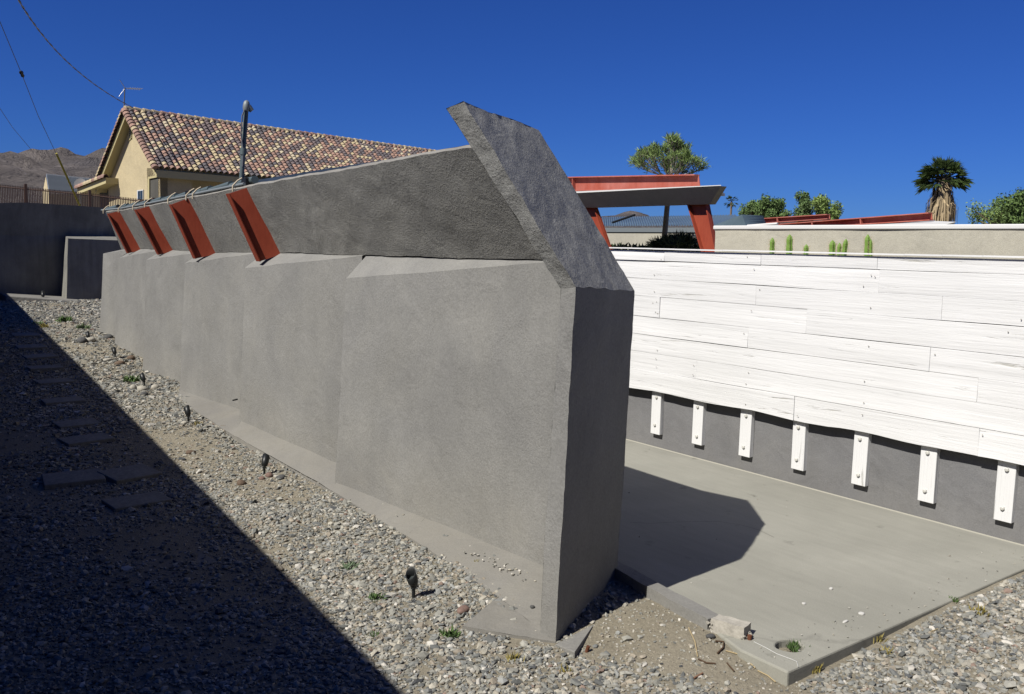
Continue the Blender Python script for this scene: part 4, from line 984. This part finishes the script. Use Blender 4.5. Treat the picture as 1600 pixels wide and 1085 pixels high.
for ri, rr in enumerate((0.02, .15, .3)):
    for k in range(14): an = k * math.tau / 14; vs.append(sx_ * rr * math.cos(an) + sy_ * rr * math.sin(an) * 1.1 + nd_ * (rr ** 2) * .5)
m.add(vs, [(i * 14 + k, i * 14 + (k + 1) % 14, (i + 1) * 14 + (k + 1) % 14, (i + 1) * 14 + k) for i in range(2) for k in range(14)], 0, True); m.build('reflector', mat('dish_grey', (.35, .34, .33), .5), sdv)
m = MB(); m.tube([(0, 0, 0), (0, .1, -.5), (0, .2, -2.5)], .03, 6); m.tube([(0, 0, -.25), nd_ * .5 + Vector((0, 0, -.1))], .015, 5); m.build('mast', M_galv, sdv)

# ------------------------------------------------------------------ antenna, wires
an_ = empty('tv_antenna', pk + Vector((0, 0, 0))); an_.location = at_pl(193, 178, pk + rd * .1, rd); tag(an_, 'thin television antenna on a mast at the gable peak', 'antenna')
o0 = an_.location.copy(); an_p = lambda u, v: at_pl(u, v, pk + rd * .1, rd) - o0
an_q = lambda u, v: at_pl(u, v, o0, Vector((0, 1, 0))) - o0
m = MB(); m.tube([(0, 0, -.1), an_q(195, 137.5)], .022, 6); m.build('mast', M_wire, an_)
m = MB(); c = an_q(195.5, 138); m.tube([c, an_q(220, 139.5)], .014, 5); 
for k in range(6): p = c.lerp(an_q(220, 139.5), .25 + k * .15); m.tube([p + Vector((0, .3, .0)), p + Vector((0, -.3, 0))], .008, 4)
m.build('boom', M_alum, an_)
m = MB(); m.tube([c, an_q(187, 125)], .012, 5); m.tube([c, an_q(186, 151)], .012, 5); m.build('element', M_alum, an_)
def sag(p, q, s, n=14): return [p.lerp(q, i / n) - Vector((0, 0, s * 4 * (i / n) * (1 - i / n))) for i in range(n + 1)]
m = MB(); p, q = at_d(20, -15, 14), at_pl(216, 173, pk, rd); q = at_d(216, 173, 36); pth = sag(p, q, .0, 120)
import itertools
def fit_wire(pix, d0, d1, rad, mt_, nm, lab, cat, twist=0, seg=5):
    n = 90; us = np.linspace(0, 1, n); kk = np.linspace(0, 1, len(pix)); out_ = []
    cu = np.polyfit(kk, [a for a, b in pix], 2 if len(pix) > 2 else 1); cv = np.polyfit(kk, [b for a, b in pix], 2 if len(pix) > 2 else 1)
    for t in us: out_.append(at_d(float(np.polyval(cu, t)) if twist else float(np.interp(t, kk, [a for a, b in pix])), float(np.polyval(cv, t)) if twist else float(np.interp(t, kk, [b for a, b in pix])), d0 + (d1 - d0) * t))
    m = MB()
    if twist:
        for ph, r_ in ((0, rad), (math.pi, rad)):
            m.tube([p + Vector((math.cos(i * twist + ph) * rad * .9, 0, math.sin(i * twist + ph) * rad * .9)) for i, p in enumerate(out_)], rad, 5, mi=0 if ph == 0 else 1)
    else: m.tube(out_, rad, seg)
    o = m.build(nm, mt_); tag(o, lab, cat); return o
fit_wire([(24, -8), (100, 95), (160, 140), (216, 173)][:1] + [(78, 67), (135, 123), (216, 173)], 16, 36, .010, [M_wire2, M_wire], 'service_wire', 'twisted pale overhead wire coming down to the tiled roof ridge', 'wire', twist=.9)
fit_wire([(-6, 20), (34, 116), (60, 182), (89, 243)], 16, 24, .006, M_wire, 'guy_wire', 'thin guy wire slanting down to the yellow guard behind the end wall', 'wire')
fit_wire([(-12, 140), (0, 170), (20, 200), (52, 238)], 22, 30, .006, M_wire, 'thin_wire', 'thin wire at the left edge dropping towards the mountains', 'wire')
m = MB(); a, b = at_d(88, 240, 24), at_d(124.5, 321, 25); m.tube([a, b, b + (b - a) * .25], .024, 8); tag(m.build('wire_guard', M_yellow), 'yellow plastic guard tube round the foot of the guy wire', 'guard tube')
m = MB(); a = at_d(32, 111, 17.3); b = at_d(36.5, 121, 17.5); m.tube([a, a.lerp(b, .25), a.lerp(b, .5), a.lerp(b, .75), b], [.01, .035, .022, .03, .01], 8); tag(m.build('insulator', M_black), 'small dark insulator bead on the guy wire', 'insulator')

# service mast behind the wall
sm = empty('service_mast', TP[2] + Vector((.12, 0, 0))); tag(sm, 'grey electrical service mast with rounded weatherhead standing on the wall', 'pipe mast')
bs = at_x(377, 284, 2.86); y0 = bs.y; tp_ = at_y(384.5, 172, y0); o0 = sm.location.copy()
m = MB(); d_ = (tp_ - bs).normalized(); m.tube([bs - d_ * .25 - o0, tp_ - o0], .021, 12); m.build('pipe', M_pipe, sm)
m = MB(); c = bs.lerp(tp_, .42) - o0; m.tube([c - d_ * .03, c + d_ * .03], .028, 12); m.build('coupling', M_pipe, sm)
m = MB(); c = tp_ - o0; m.tube([c - d_ * .01, c + d_ * .01, c + d_ * .04, c + d_ * .065, c + d_ * .08, c + d_ * .085], [.025, .031, .031, .026, .015, .004], 14)
m.tube([c + Vector((.02, 0, .03)), c + Vector((.05, -.01, -.005))], [.03, .022], 8); m.build('weatherhead', M_galv, sm)
m = MB(); m.tube([c + Vector((-.02, -.02, .0)), c + Vector((-.045, -.02, -.06)), c + Vector((-.055, -.02, -.22)), c + Vector((-.035, -.02, -.36)), c + Vector((-.045, -.02, -.5))], .006, 6); m.build('cable', M_wire, sm)

# conduit run lying on the wall top with straps and the roof flashing behind
cr_ = empty('conduit_run', TP[4] + Vector((.1, 0, .03))); o0 = cr_.location.copy(); tag(cr_, 'dark pipe run of overlapping sections strapped along the wall top', 'pipe')
def topat(y): return Vector((float(np.interp(y, [p.y for p in TP], [p.x for p in TP])), y, float(np.interp(y, [p.y for p in TP], [p.z for p in TP]))))
ysg = list(np.linspace(14.2, 7.45, 11))
for i in range(10):
    a, b = topat(ysg[i]), topat(ysg[i + 1] - .12); r_ = .030
    m = MB(); m.tube([a + Vector((.09, 0, .035)) - o0, b + Vector((.09, 0, .055)) - o0], [r_ * .9, r_ * 1.1], 8); m.build('pipe_section', M_pipe, cr_)
m = MB(); m.tube([topat(y) + Vector((.02, 0, .018)) - o0 for y in np.linspace(14.2, 7.4, 16)], .014, 6); m.build('thin_conduit', M_galv, cr_)
for y in (13.95, 12.85, 11.9, 11.2, 10.0, 9.2, 8.95, 7.62):
    a = topat(y); m = MB(); m.tube([a + Vector((-.012, 0, -.035)) - o0, a + Vector((-.012, 0, .015)) - o0, a + Vector((.03, 0, .06)) - o0, a + Vector((.07, 0, .085)) - o0], .007, 5); m.build('strap', M_strap, cr_)
for y in (13.2, 11.3, 9.35, 7.45):
    a = topat(y); m = MB(); m.box((-.03, -.05, -.03), (.03, .05, .03), o=(0, 0, 0)); ob = m.build('clamp', M_black, cr_); ob.location = a + Vector((.06, 0, .04)) - o0
rf = empty('motel_roof', (4.2, 9, 0)); tag(rf, 'dark blue roof flashing rising just behind the top of the leaning wall', 'roof')
m = MB(); a, b, c_, d_ = at_x(384, 283.5, 3.0), at_x(520, 262, 3.0), at_x(600, 251, 2.78), TP[2] + Vector((.17, 0, -.02))
ln_ = [at_x(165, 327, 3.3), at_x(300, 303, 3.05), at_x(384, 284.5, 2.95), at_x(500, 265.5, 2.9), at_x(605, 249.5, 2.78)]
for i in range(len(ln_) - 1):
    p, q = ln_[i], ln_[i + 1]; m.hexa([p - Vector((0, 0, .10)), q - Vector((0, 0, .10)), q + Vector((.28, 0, -.2)), p + Vector((.28, 0, -.2))], [p, q, q + Vector((.28, 0, -.1)), p + Vector((.28, 0, -.1))])
o = fixn(m.build('flashing', M_bluedark)); o.parent = rf; o.matrix_parent_inverse = Matrix.Translation(Vector((-4.2, -9, 0)))

# ------------------------------------------------------------------ garden spotlights
def spot_proto():
    root = empty('garden_spotlight'); m = MB(); m.tube([(0, 0, -.05), (0, 0, .055)], .009, 8); m.build('stake', M_black, root)
    m = MB(); m.box((-.008, -.014, .05), (.008, .014, .072)); m.build('bracket', M_black, root)
    m = MB(); ax = Vector((0, .45, .9)).normalized(); c = Vector((0, 0, .075)); s = ax.cross(Vector((1, 0, 0))).normalized(); u = Vector((1, 0, 0)); seg = 16; vs = []
    def ringp(t, r, cut=0): return [c + ax * (t + cut * (math.sin(k * math.tau / seg))) + (u * math.cos(k * math.tau / seg) + s * math.sin(k * math.tau / seg)) * r for k in range(seg)]
    R_ = [ringp(-.012, .010), ringp(-.004, .02), ringp(.012, .027), ringp(.07, .029, -.018), ringp(.07, .026, -.018), ringp(.03, .024)]
    for r_ in R_: vs += r_
    m.add(vs, [(i * seg + k, i * seg + (k + 1) % seg, (i + 1) * seg + (k + 1) % seg, (i + 1) * seg + k) for i in range(5) for k in range(seg)] + [tuple(range(seg))], 0, True); hd = m.build('lamp_head', M_black, root)
    m = MB(); m.add(ringp(.031, .0242), [tuple(range(seg))]); m.build('lens', M_glass, root)
    return root
sp0 = spot_proto()
spots = [(646, 934, 2.0, 'black garden spotlight standing free on the gravel nearest the blade end', .95), (413, 742, -.9, 'black garden spotlight with dark round stones at its foot', .95), (294, 661, .3, 'black garden spotlight third from the blade, beside the sandy patch', .95),
         (226, 604, .4, 'black garden spotlight among white stones and a green tuft', .95), (180, 562, .2, 'black garden spotlight fifth from the blade near brown stones', .95), (138, 537, .1, 'black garden spotlight beside a dark and a pale rock near the wall end', .95), (67, 470, 0, 'farthest tiny black spotlight in front of the end wall', 1.3)]
for i, (u, v, rz, lab, s) in enumerate(spots):
    o = sp0 if i == 0 else copy_tree(sp0)
    p = at_z(u, v, G)
    for _ in range(4): p = at_z(u, v, gz(p.x, p.y))
    o.location = (p.x, p.y, gh(p.x, p.y) - .0); o.rotation_euler = (random.uniform(-.08, .08), random.uniform(-.08, .08), rz); o.scale = (s,) * 3; tag(o, lab, 'spotlight', 'black garden spotlights along the wall')

# ------------------------------------------------------------------ loose rocks
def rockobj(u, v, sx, sy, sz_, m_, lab, rz=0, zoff=0, on=None, name='rock'):
    p = at_z(u, v, G if on is None else on)
    if on is None:
        for _ in range(4): p = at_z(u, v, gz(p.x, p.y))
    bm = bmesh.new(); bmesh.ops.create_icosphere(bm, subdivisions=2, radius=1); sd_ = random.uniform(0, 50)
    for q in bm.verts: q.co = Vector((q.co.x * sx, q.co.y * sy, q.co.z * sz_)) * (1 + .28 * noise.noise(q.co * 1.1 + Vector((sd_, 0, 0))))
    me = bpy.data.meshes.new(name); bm.to_mesh(me); bm.free(); me.materials.append(m_)
    for f in me.polygons: f.use_smooth = True
    zb = (gh(p.x, p.y) if on is None else on) + sz_ * .45 + zoff
    o = place(name, me, None, (p.x, p.y, zb), (random.uniform(-.2, .2), random.uniform(-.2, .2), rz)); tag(o, lab, 'rock'); return o
rockobj(724, 957, .05, .028, .02, M_rock_red, 'flat reddish rock leaning on the gravel by the footing corner', .6)
rockobj(377, 756, .035, .03, .024, M_rock_brown, 'round brown rock left of the second spotlight')
rockobj(421, 745, .028, .024, .022, M_rock_red, 'small reddish rock under the second spotlight')
rockobj(438, 748, .036, .03, .02, M_rock_grey, 'dark grey rock right of the second spotlight')
rockobj(409, 749, .022, .02, .016, M_rock_red, 'tiny pinkish rock in front of the second spotlight')
rockobj(298, 709, .04, .032, .02, M_rock_brown, 'lone flat brown rock on the sandy patch')
rockobj(288, 664, .03, .03, .02, M_rock_pale, 'pale rock at the foot of the third spotlight')
rockobj(222, 610, .06, .05, .035, M_rock_pale, 'pale rock in front of the fourth spotlight'); rockobj(242, 608, .05, .04, .04, M_rock_pale, 'pale rock right of the fourth spotlight')
rockobj(208, 608, .035, .035, .035, M_rock_pale, 'pale rock left of the fourth spotlight'); rockobj(225, 618, .045, .035, .03, M_rock_grey, 'grey rock lowest of those by the fourth spotlight')
rockobj(168, 565, .07, .04, .025, M_rock_pale, 'pale flat rock left of the fifth spotlight'); rockobj(187, 570, .07, .05, .03, M_rock_brown, 'brown rock in front of the fifth spotlight'); rockobj(205, 563, .05, .05, .04, M_rock_brown, 'brown rock right of the fifth spotlight')
rockobj(128, 538, .07, .06, .055, M_rock_grey, 'dark boulder left of the sixth spotlight'); rockobj(142, 537, .06, .055, .055, M_rock_pale, 'pale boulder right of the sixth spotlight'); rockobj(169, 531, .07, .06, .045, M_rock_grey, 'dark rock near the foot of the wall end')
rockobj(832, 950, .013, .011, .009, M_rock_grey, 'small dark pebble alone on the concrete footing', on=-.035, name='pebble')
rockobj(1110, 996, .026, .018, .010, M_rock_grey, 'grey stone on the soil below the broken curb end')
rockobj(1186, 1004, .014, .012, .01, M_rock_pale, 'pinkish pebble by the rusty bar', name='pebble')
rockobj(1256, 944, .012, .01, .006, M_chip, 'white chip on the slab nearest the middle', on=0, name='pebble'); rockobj(1298, 921, .011, .009, .007, M_chip, 'white chip on the slab towards the wall', on=0, name='pebble')
rockobj(1346, 960, .016, .013, .008, M_chip, 'white chip on the slab, upper of the right pair', on=0, name='pebble'); rockobj(1321, 972, .02, .009, .006, M_chip, 'long white chip on the slab, lower of the right pair', on=0, name='pebble')
# grit lying on the footing, small debris in the blade's shade
n = 90; U = np.concatenate([rng.normal(780, 28, 40), rng.uniform(560, 830, 50)]); 
pl_ = []
for u_ in U:
    v_ = 885 + (u_ - 780) * .42 + rng.normal(0, 7) if len(pl_) < 40 else 868 + (u_ - 780) * .5 + rng.normal(0, 9)
    p = at_z(u_, v_, -.015); pl_.append((p.x, p.y, -.012))
pl_ = [p for p in pl_ if p[0] > WX(p[1]) + .03 and p[0] < 2.83]
tag(stones('grit', np.array(pl_), rng.uniform(.004, .010, len(pl_)), pal=PAL[[0, 4, 6, 2]], pw=np.array([1, 1, 1, .4])), 'loose pale chippings lying on the concrete footing', 'chippings', kind='stuff')
dp = np.array([(a_, b_, gh(a_, b_)) for a_, b_ in zip(2.5 + rng.uniform(0, .6, 260), 2.85 + rng.uniform(0, .4, 260))]); dp = dp[(dp[:, 1] - 2.86) < (dp[:, 0] - 2.45) * .55 - .0]
tag(stones('rubble', dp, rng.uniform(.006, .018, len(dp))), 'small rubble in the shade at the foot of the blade', 'rubble', kind='stuff')

# twigs and dead leaves on the soil
def twig(px, r_, m_, lab, cat='twig'):
    m = MB(); pts_ = []
    for (u, v) in px:
        p = at_z(u, v, G)
        for _ in range(5): p = at_z(u, v, gh(p.x, p.y) + r_ * 1.6)
        pts_.append(p)
    m.tube(pts_, r_, 5); tag(m.build('twig', m_), lab, cat)
twig([(1076, 981), (1086, 1003), (1090, 1026)], .0028, M_twig, 'long bent straw coloured twig on the bare soil')
twig([(1134, 1017), (1160, 1024), (1180, 1044)], .003, M_twig, 'pale twig below the slab edge'); twig([(1184, 1048), (1200, 1056), (1212, 1066)], .0028, M_twig, 'pale straw lying near the slab corner')
twig([(1121, 1021), (1130, 1012), (1131, 1003), (1118, 1002)], .004, M_darktwig, 'curled dark dead leaf in front of the broken curb', 'leaf'); twig([(1091, 1030), (1104, 1036), (1118, 1037)], .0035, M_darktwig, 'dark shrivelled twig below the long straw twig')
twig([(1136, 1036), (1147, 1049)], .0035, M_darktwig, 'short dark twig lying right of the shrivelled one'); twig([(1084, 1060), (1098, 1052)], .004, rock('reddish_wood', (.3, .16, .1)), 'small reddish wood chip on the soil')

m = MB(); pp = [at_z(u, v, .0015) for u, v in ((1178, 1003), (1196, 1012), (1214, 1022), (1236, 1030), (1245, 1034), (1247, 1042))]; m.tube(pp, .0016, 4); tag(m.build('lime_trail', mat('white_lime', (.7, .7, .68), .9)), 'thin white lime trail bending near the slab corner', 'stain')
for (u, v, lab) in ((470, 905, 'pale dry twig in the gravel near the shadow edge'), (620, 1010, 'pale dry twig in gravel below the nearest spotlight'), (1440, 985, 'pale dry twig on the right hand gravel')):
    twig([(u, v), (u + 12, v + 3), (u + 26, v - 3)], .002, M_twig, lab)
m = MB(); cr_px = [(984, 816), (1015, 818), (1050, 816), (1085, 815), (1125, 815), (1160, 821), (1185, 828), (1210, 840)]
cp = [at_z(u, v, .0012) + Vector((0, random.uniform(-.004, .004), 0)) for u, v in cr_px]
for a, b in zip(cp[:-1], cp[1:]):
    d = (b - a).normalized(); sd2 = Vector((-d.y, d.x, 0)) * .0014; m.add([a - sd2, b - sd2, b + sd2, a + sd2], [(0, 1, 2, 3)])
tag(m.build('slab_crack', mat('crack_dirt', (.10, .095, .085), .95)), 'long hairline crack wandering across the slab under the blade shadow', 'crack')
cj = np.array([(rng.uniform(2.95, 5.3), 2.04 + abs(rng.normal(0, .10)), .003) for _ in range(90)] + [(rng.uniform(3.0, 5.3), rng.uniform(2.1, 5.3), .003) for _ in range(40)])
tag(stones('slab_grit', cj, rng.uniform(.0015, .0045, len(cj)), simple=True, pal=PAL[[0, 1, 4, 6]], pw=np.array([1, 1, 1, .5])), 'scattered grit lying on the concrete slab near its front edge', 'grit', kind='stuff')
# ------------------------------------------------------------------ weeds
def weed(u, v, size, m_, lab, n=40, z=None, name='weed', flat=.5):
    p = at_z(u, v, G if z is None else z)
    if z is None:
        for _ in range(4): p = at_z(u, v, gz(p.x, p.y))
    zz = gh(p.x, p.y) if z is None else z; ql = []
    for k in range(n):
        b = Vector((random.gauss(0, size * .35), random.gauss(0, size * .35), 0)); d = Vector((random.gauss(0, .6), random.gauss(0, .6), flat + random.random())).normalized()
        l = size * random.uniform(.4, 1.0); s = d.cross(rv()).normalized() * size * .07; t = b + d * l; mdl = b + d * l * .5 + Vector((0, 0, size * .05))
        ql.append([b - s * .5, b + s * .5, mdl + s, t, mdl - s])
    o = leafmesh(name, ql, m_, loc=(p.x, p.y, zz)); tag(o, lab, 'weed'); return o
weed(703, 995, .05, M_weed, 'bright green leafy weed in gravel below the reddish rock', 90, flat=.3)
weed(586, 937, .045, M_weed, 'green weed on gravel left of the nearest spotlight', 60, flat=.25); weed(545, 888, .055, M_weedblue, 'blue green weed on gravel upper left of the nearest spotlight', 90, flat=.2); weed(583, 995, .03, M_weed, 'tiny green weed beside the shadow edge', 40)
weed(1368, 1000, .045, M_weeddry, 'yellow green grass tuft at the slab front edge', 50, flat=1.2); weed(1275, 1050, .04, M_weeddry, 'dry grass tuft next to the slab corner', 40, flat=1.0); weed(1491, 941, .03, M_weed, 'small dark green weed at the slab edge on the right', 40, flat=.8)
weed(1530, 960, .05, M_weeddry, 'dry yellow weed in the right hand gravel', 40, flat=.5); weed(1385, 1020, .04, M_weeddry, 'dry weed on gravel in front of the slab edge tuft', 30, flat=.6)
weed(885, 1052, .035, M_weeddry, 'small dry tuft in front of the concrete wedge', 30, flat=1); weed(800, 1030, .04, M_weeddry, 'dry tuft in gravel below the blade foot', 40, flat=.8); weed(745, 880, .03, M_weeddry, 'dry yellowish weed at the footing edge', 30)
weed(104, 503, .14, M_weed, 'green grassy tuft at the far sandy end of the yard', 110, flat=.5); weed(130, 515, .12, M_weedblue, 'low blue green tuft near the wall end', 80, flat=.2); weed(208, 597, .11, M_weed, 'green tuft left of the fourth spotlight', 90, flat=.4); weed(70, 512, .10, M_weeddry, 'dry tuft on the shadow edge far away', 60); weed(62, 508, .09, M_weed, 'small green tuft on the shadow edge far away', 60)
weed(1241, 1014, .045, M_weed, 'green blades growing in the round hole of the slab', 130, z=-.03, flat=1.3); weed(310, 665, .05, M_weeddry, 'dry tuft beside the third spotlight', 40, flat=.4)

# ------------------------------------------------------------------ paving stones in the shade
pav = [(135, 689, .36, .30, .1), (115, 752, .38, .30, -.1), (203, 745, .34, .28, .25), (214, 786, .36, .26, .1), (272, 880, .36, .28, .15), (372, 1032, .40, .34, .2), (98, 628, .36, .32, .0), (85, 598, .36, .34, .05), (70, 575, .36, .34, 0), (62, 556, .36, .34, .05), (120, 664, .34, .26, .1), (48, 540, .34, .34, 0), (40, 524, .34, .34, 0)]
labs = ['pale paving slab in the shade beside the sandy strip', 'raised paving slab, left of the crooked pair in deep shade', 'tilted paving slab, right of the crooked pair in deep shade', 'paving slab just below the crooked pair', 'gravel strewn paving slab in the shade, lower middle', 'large paving slab half buried at the bottom of the shade', 'paving slab in shade left of the fourth spotlight', 'paving slab in shade left of the fifth spotlight', 'paving slab in shade below the sixth spotlight', 'paving slab in shade left of the sixth spotlight', 'small paving slab behind the pale one', 'second farthest paving slab of the shaded path', 'farthest paving slab of the shaded path']
for (u, v, a, b, rz), lab in zip(pav, labs):
    p = at_z(u, v, gz(1.5, 8)); 
    for _ in range(3): p = at_z(u, v, gz(p.x, p.y))
    m = MB(); m.box((-a / 2, -b / 2, -.03), (a / 2, b / 2, .012)); o = bevel(m.build('paving_stone', M_paver), .006)
    o.location = (p.x, p.y, gz(p.x, p.y) + .012 + (.012 if v in (745, 752) else -.026 if v > 800 else 0)); o.rotation_euler = (random.uniform(-.03, .03) + (.06 if v == 745 else 0), random.uniform(-.03, .03), rz); tag(o, lab, 'paving slab', 'paving stones laid as a path in the shade')

# ------------------------------------------------------------------ small marks on the wall
m = MB(); p = at_x(368, 625, 2.735); m.box((-.008, -.05, -.006), (.008, .05, .006)); o = m.build('metal_peg', M_black, None, (p.x - .004, p.y, p.z)); o.rotation_euler[0] = -.25; tag(o, 'small dark metal peg sticking out low on the sawtooth wall', 'peg')

# ------------------------------------------------------------------ the neighbouring house left of the camera that shades the yard
nh = empty('neighbour_house', (-1.5, 5, 0)); tag(nh, 'tall dark stucco house whose eave shades the left of the yard', 'house'); NH = (-1.5, 5, 0)
k = math.cos(SUN_AZ) / math.tan(SUN_EL); H1, H2 = 2.75, 2.55
def ex(y, H): return 1.40 + .08 * y - k * (H + .05) - .0
s_ = math.sin(SUN_AZ) / math.tan(SUN_EL) * H1
def eave(y0, y1, H, nm):
    a, b = Vector((ex(y0 + s_, H), y0, H)), Vector((ex(y1 + s_, H), y1, H)); m = MB(); up_ = Vector((-4.5, 0, 1.3)); th = Vector((0, 0, -.18))
    m.hexa([a + th + Vector((-.02, 0, 0)), b + th + Vector((-.02, 0, 0)), b + up_ + th, a + up_ + th], [a, b, b + up_, a + up_]); return fixn(P(nm, m, M_dark_stucco, nh, NH))
eave(-9, 17.0, H1, 'roof'); eave(17.02, 34, H1 - .22, 'rear_roof')
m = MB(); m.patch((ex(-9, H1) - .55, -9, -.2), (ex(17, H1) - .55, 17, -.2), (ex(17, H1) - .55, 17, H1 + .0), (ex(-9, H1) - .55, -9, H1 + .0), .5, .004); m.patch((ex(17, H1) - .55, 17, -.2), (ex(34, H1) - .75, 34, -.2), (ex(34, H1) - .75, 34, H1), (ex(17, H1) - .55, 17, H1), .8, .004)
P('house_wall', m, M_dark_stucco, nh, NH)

# added dark foliage, unseen behind the camera, blocks sky and bounce light
hg = empty('sky_blocker', (3, -4.2, 0)); tag(hg, 'tall dark green foliage added unseen behind the camera to block sky light', 'sky_blocker')
m = MB(); ql = []
for x in np.arange(-2.5, 11, .45): m.tube([(x - 3, 0, -.2), (x - 3 + random.uniform(-.2, .2), random.uniform(-.2, .2), 2.2)], [.03, .012], 5)
m.build('stems', M_bark, hg)
for k in range(9000):
    p = Vector((random.uniform(-5.6, 8), random.gauss(0, .28), random.uniform(0, 2.9) ** 1.0)); a = rv() * .16; b_ = a.cross(rv()).normalized() * .07; ql.append([p - a, p + b_, p + a, p - b_])
leafmesh('foliage', ql, M_leafdark, hg)
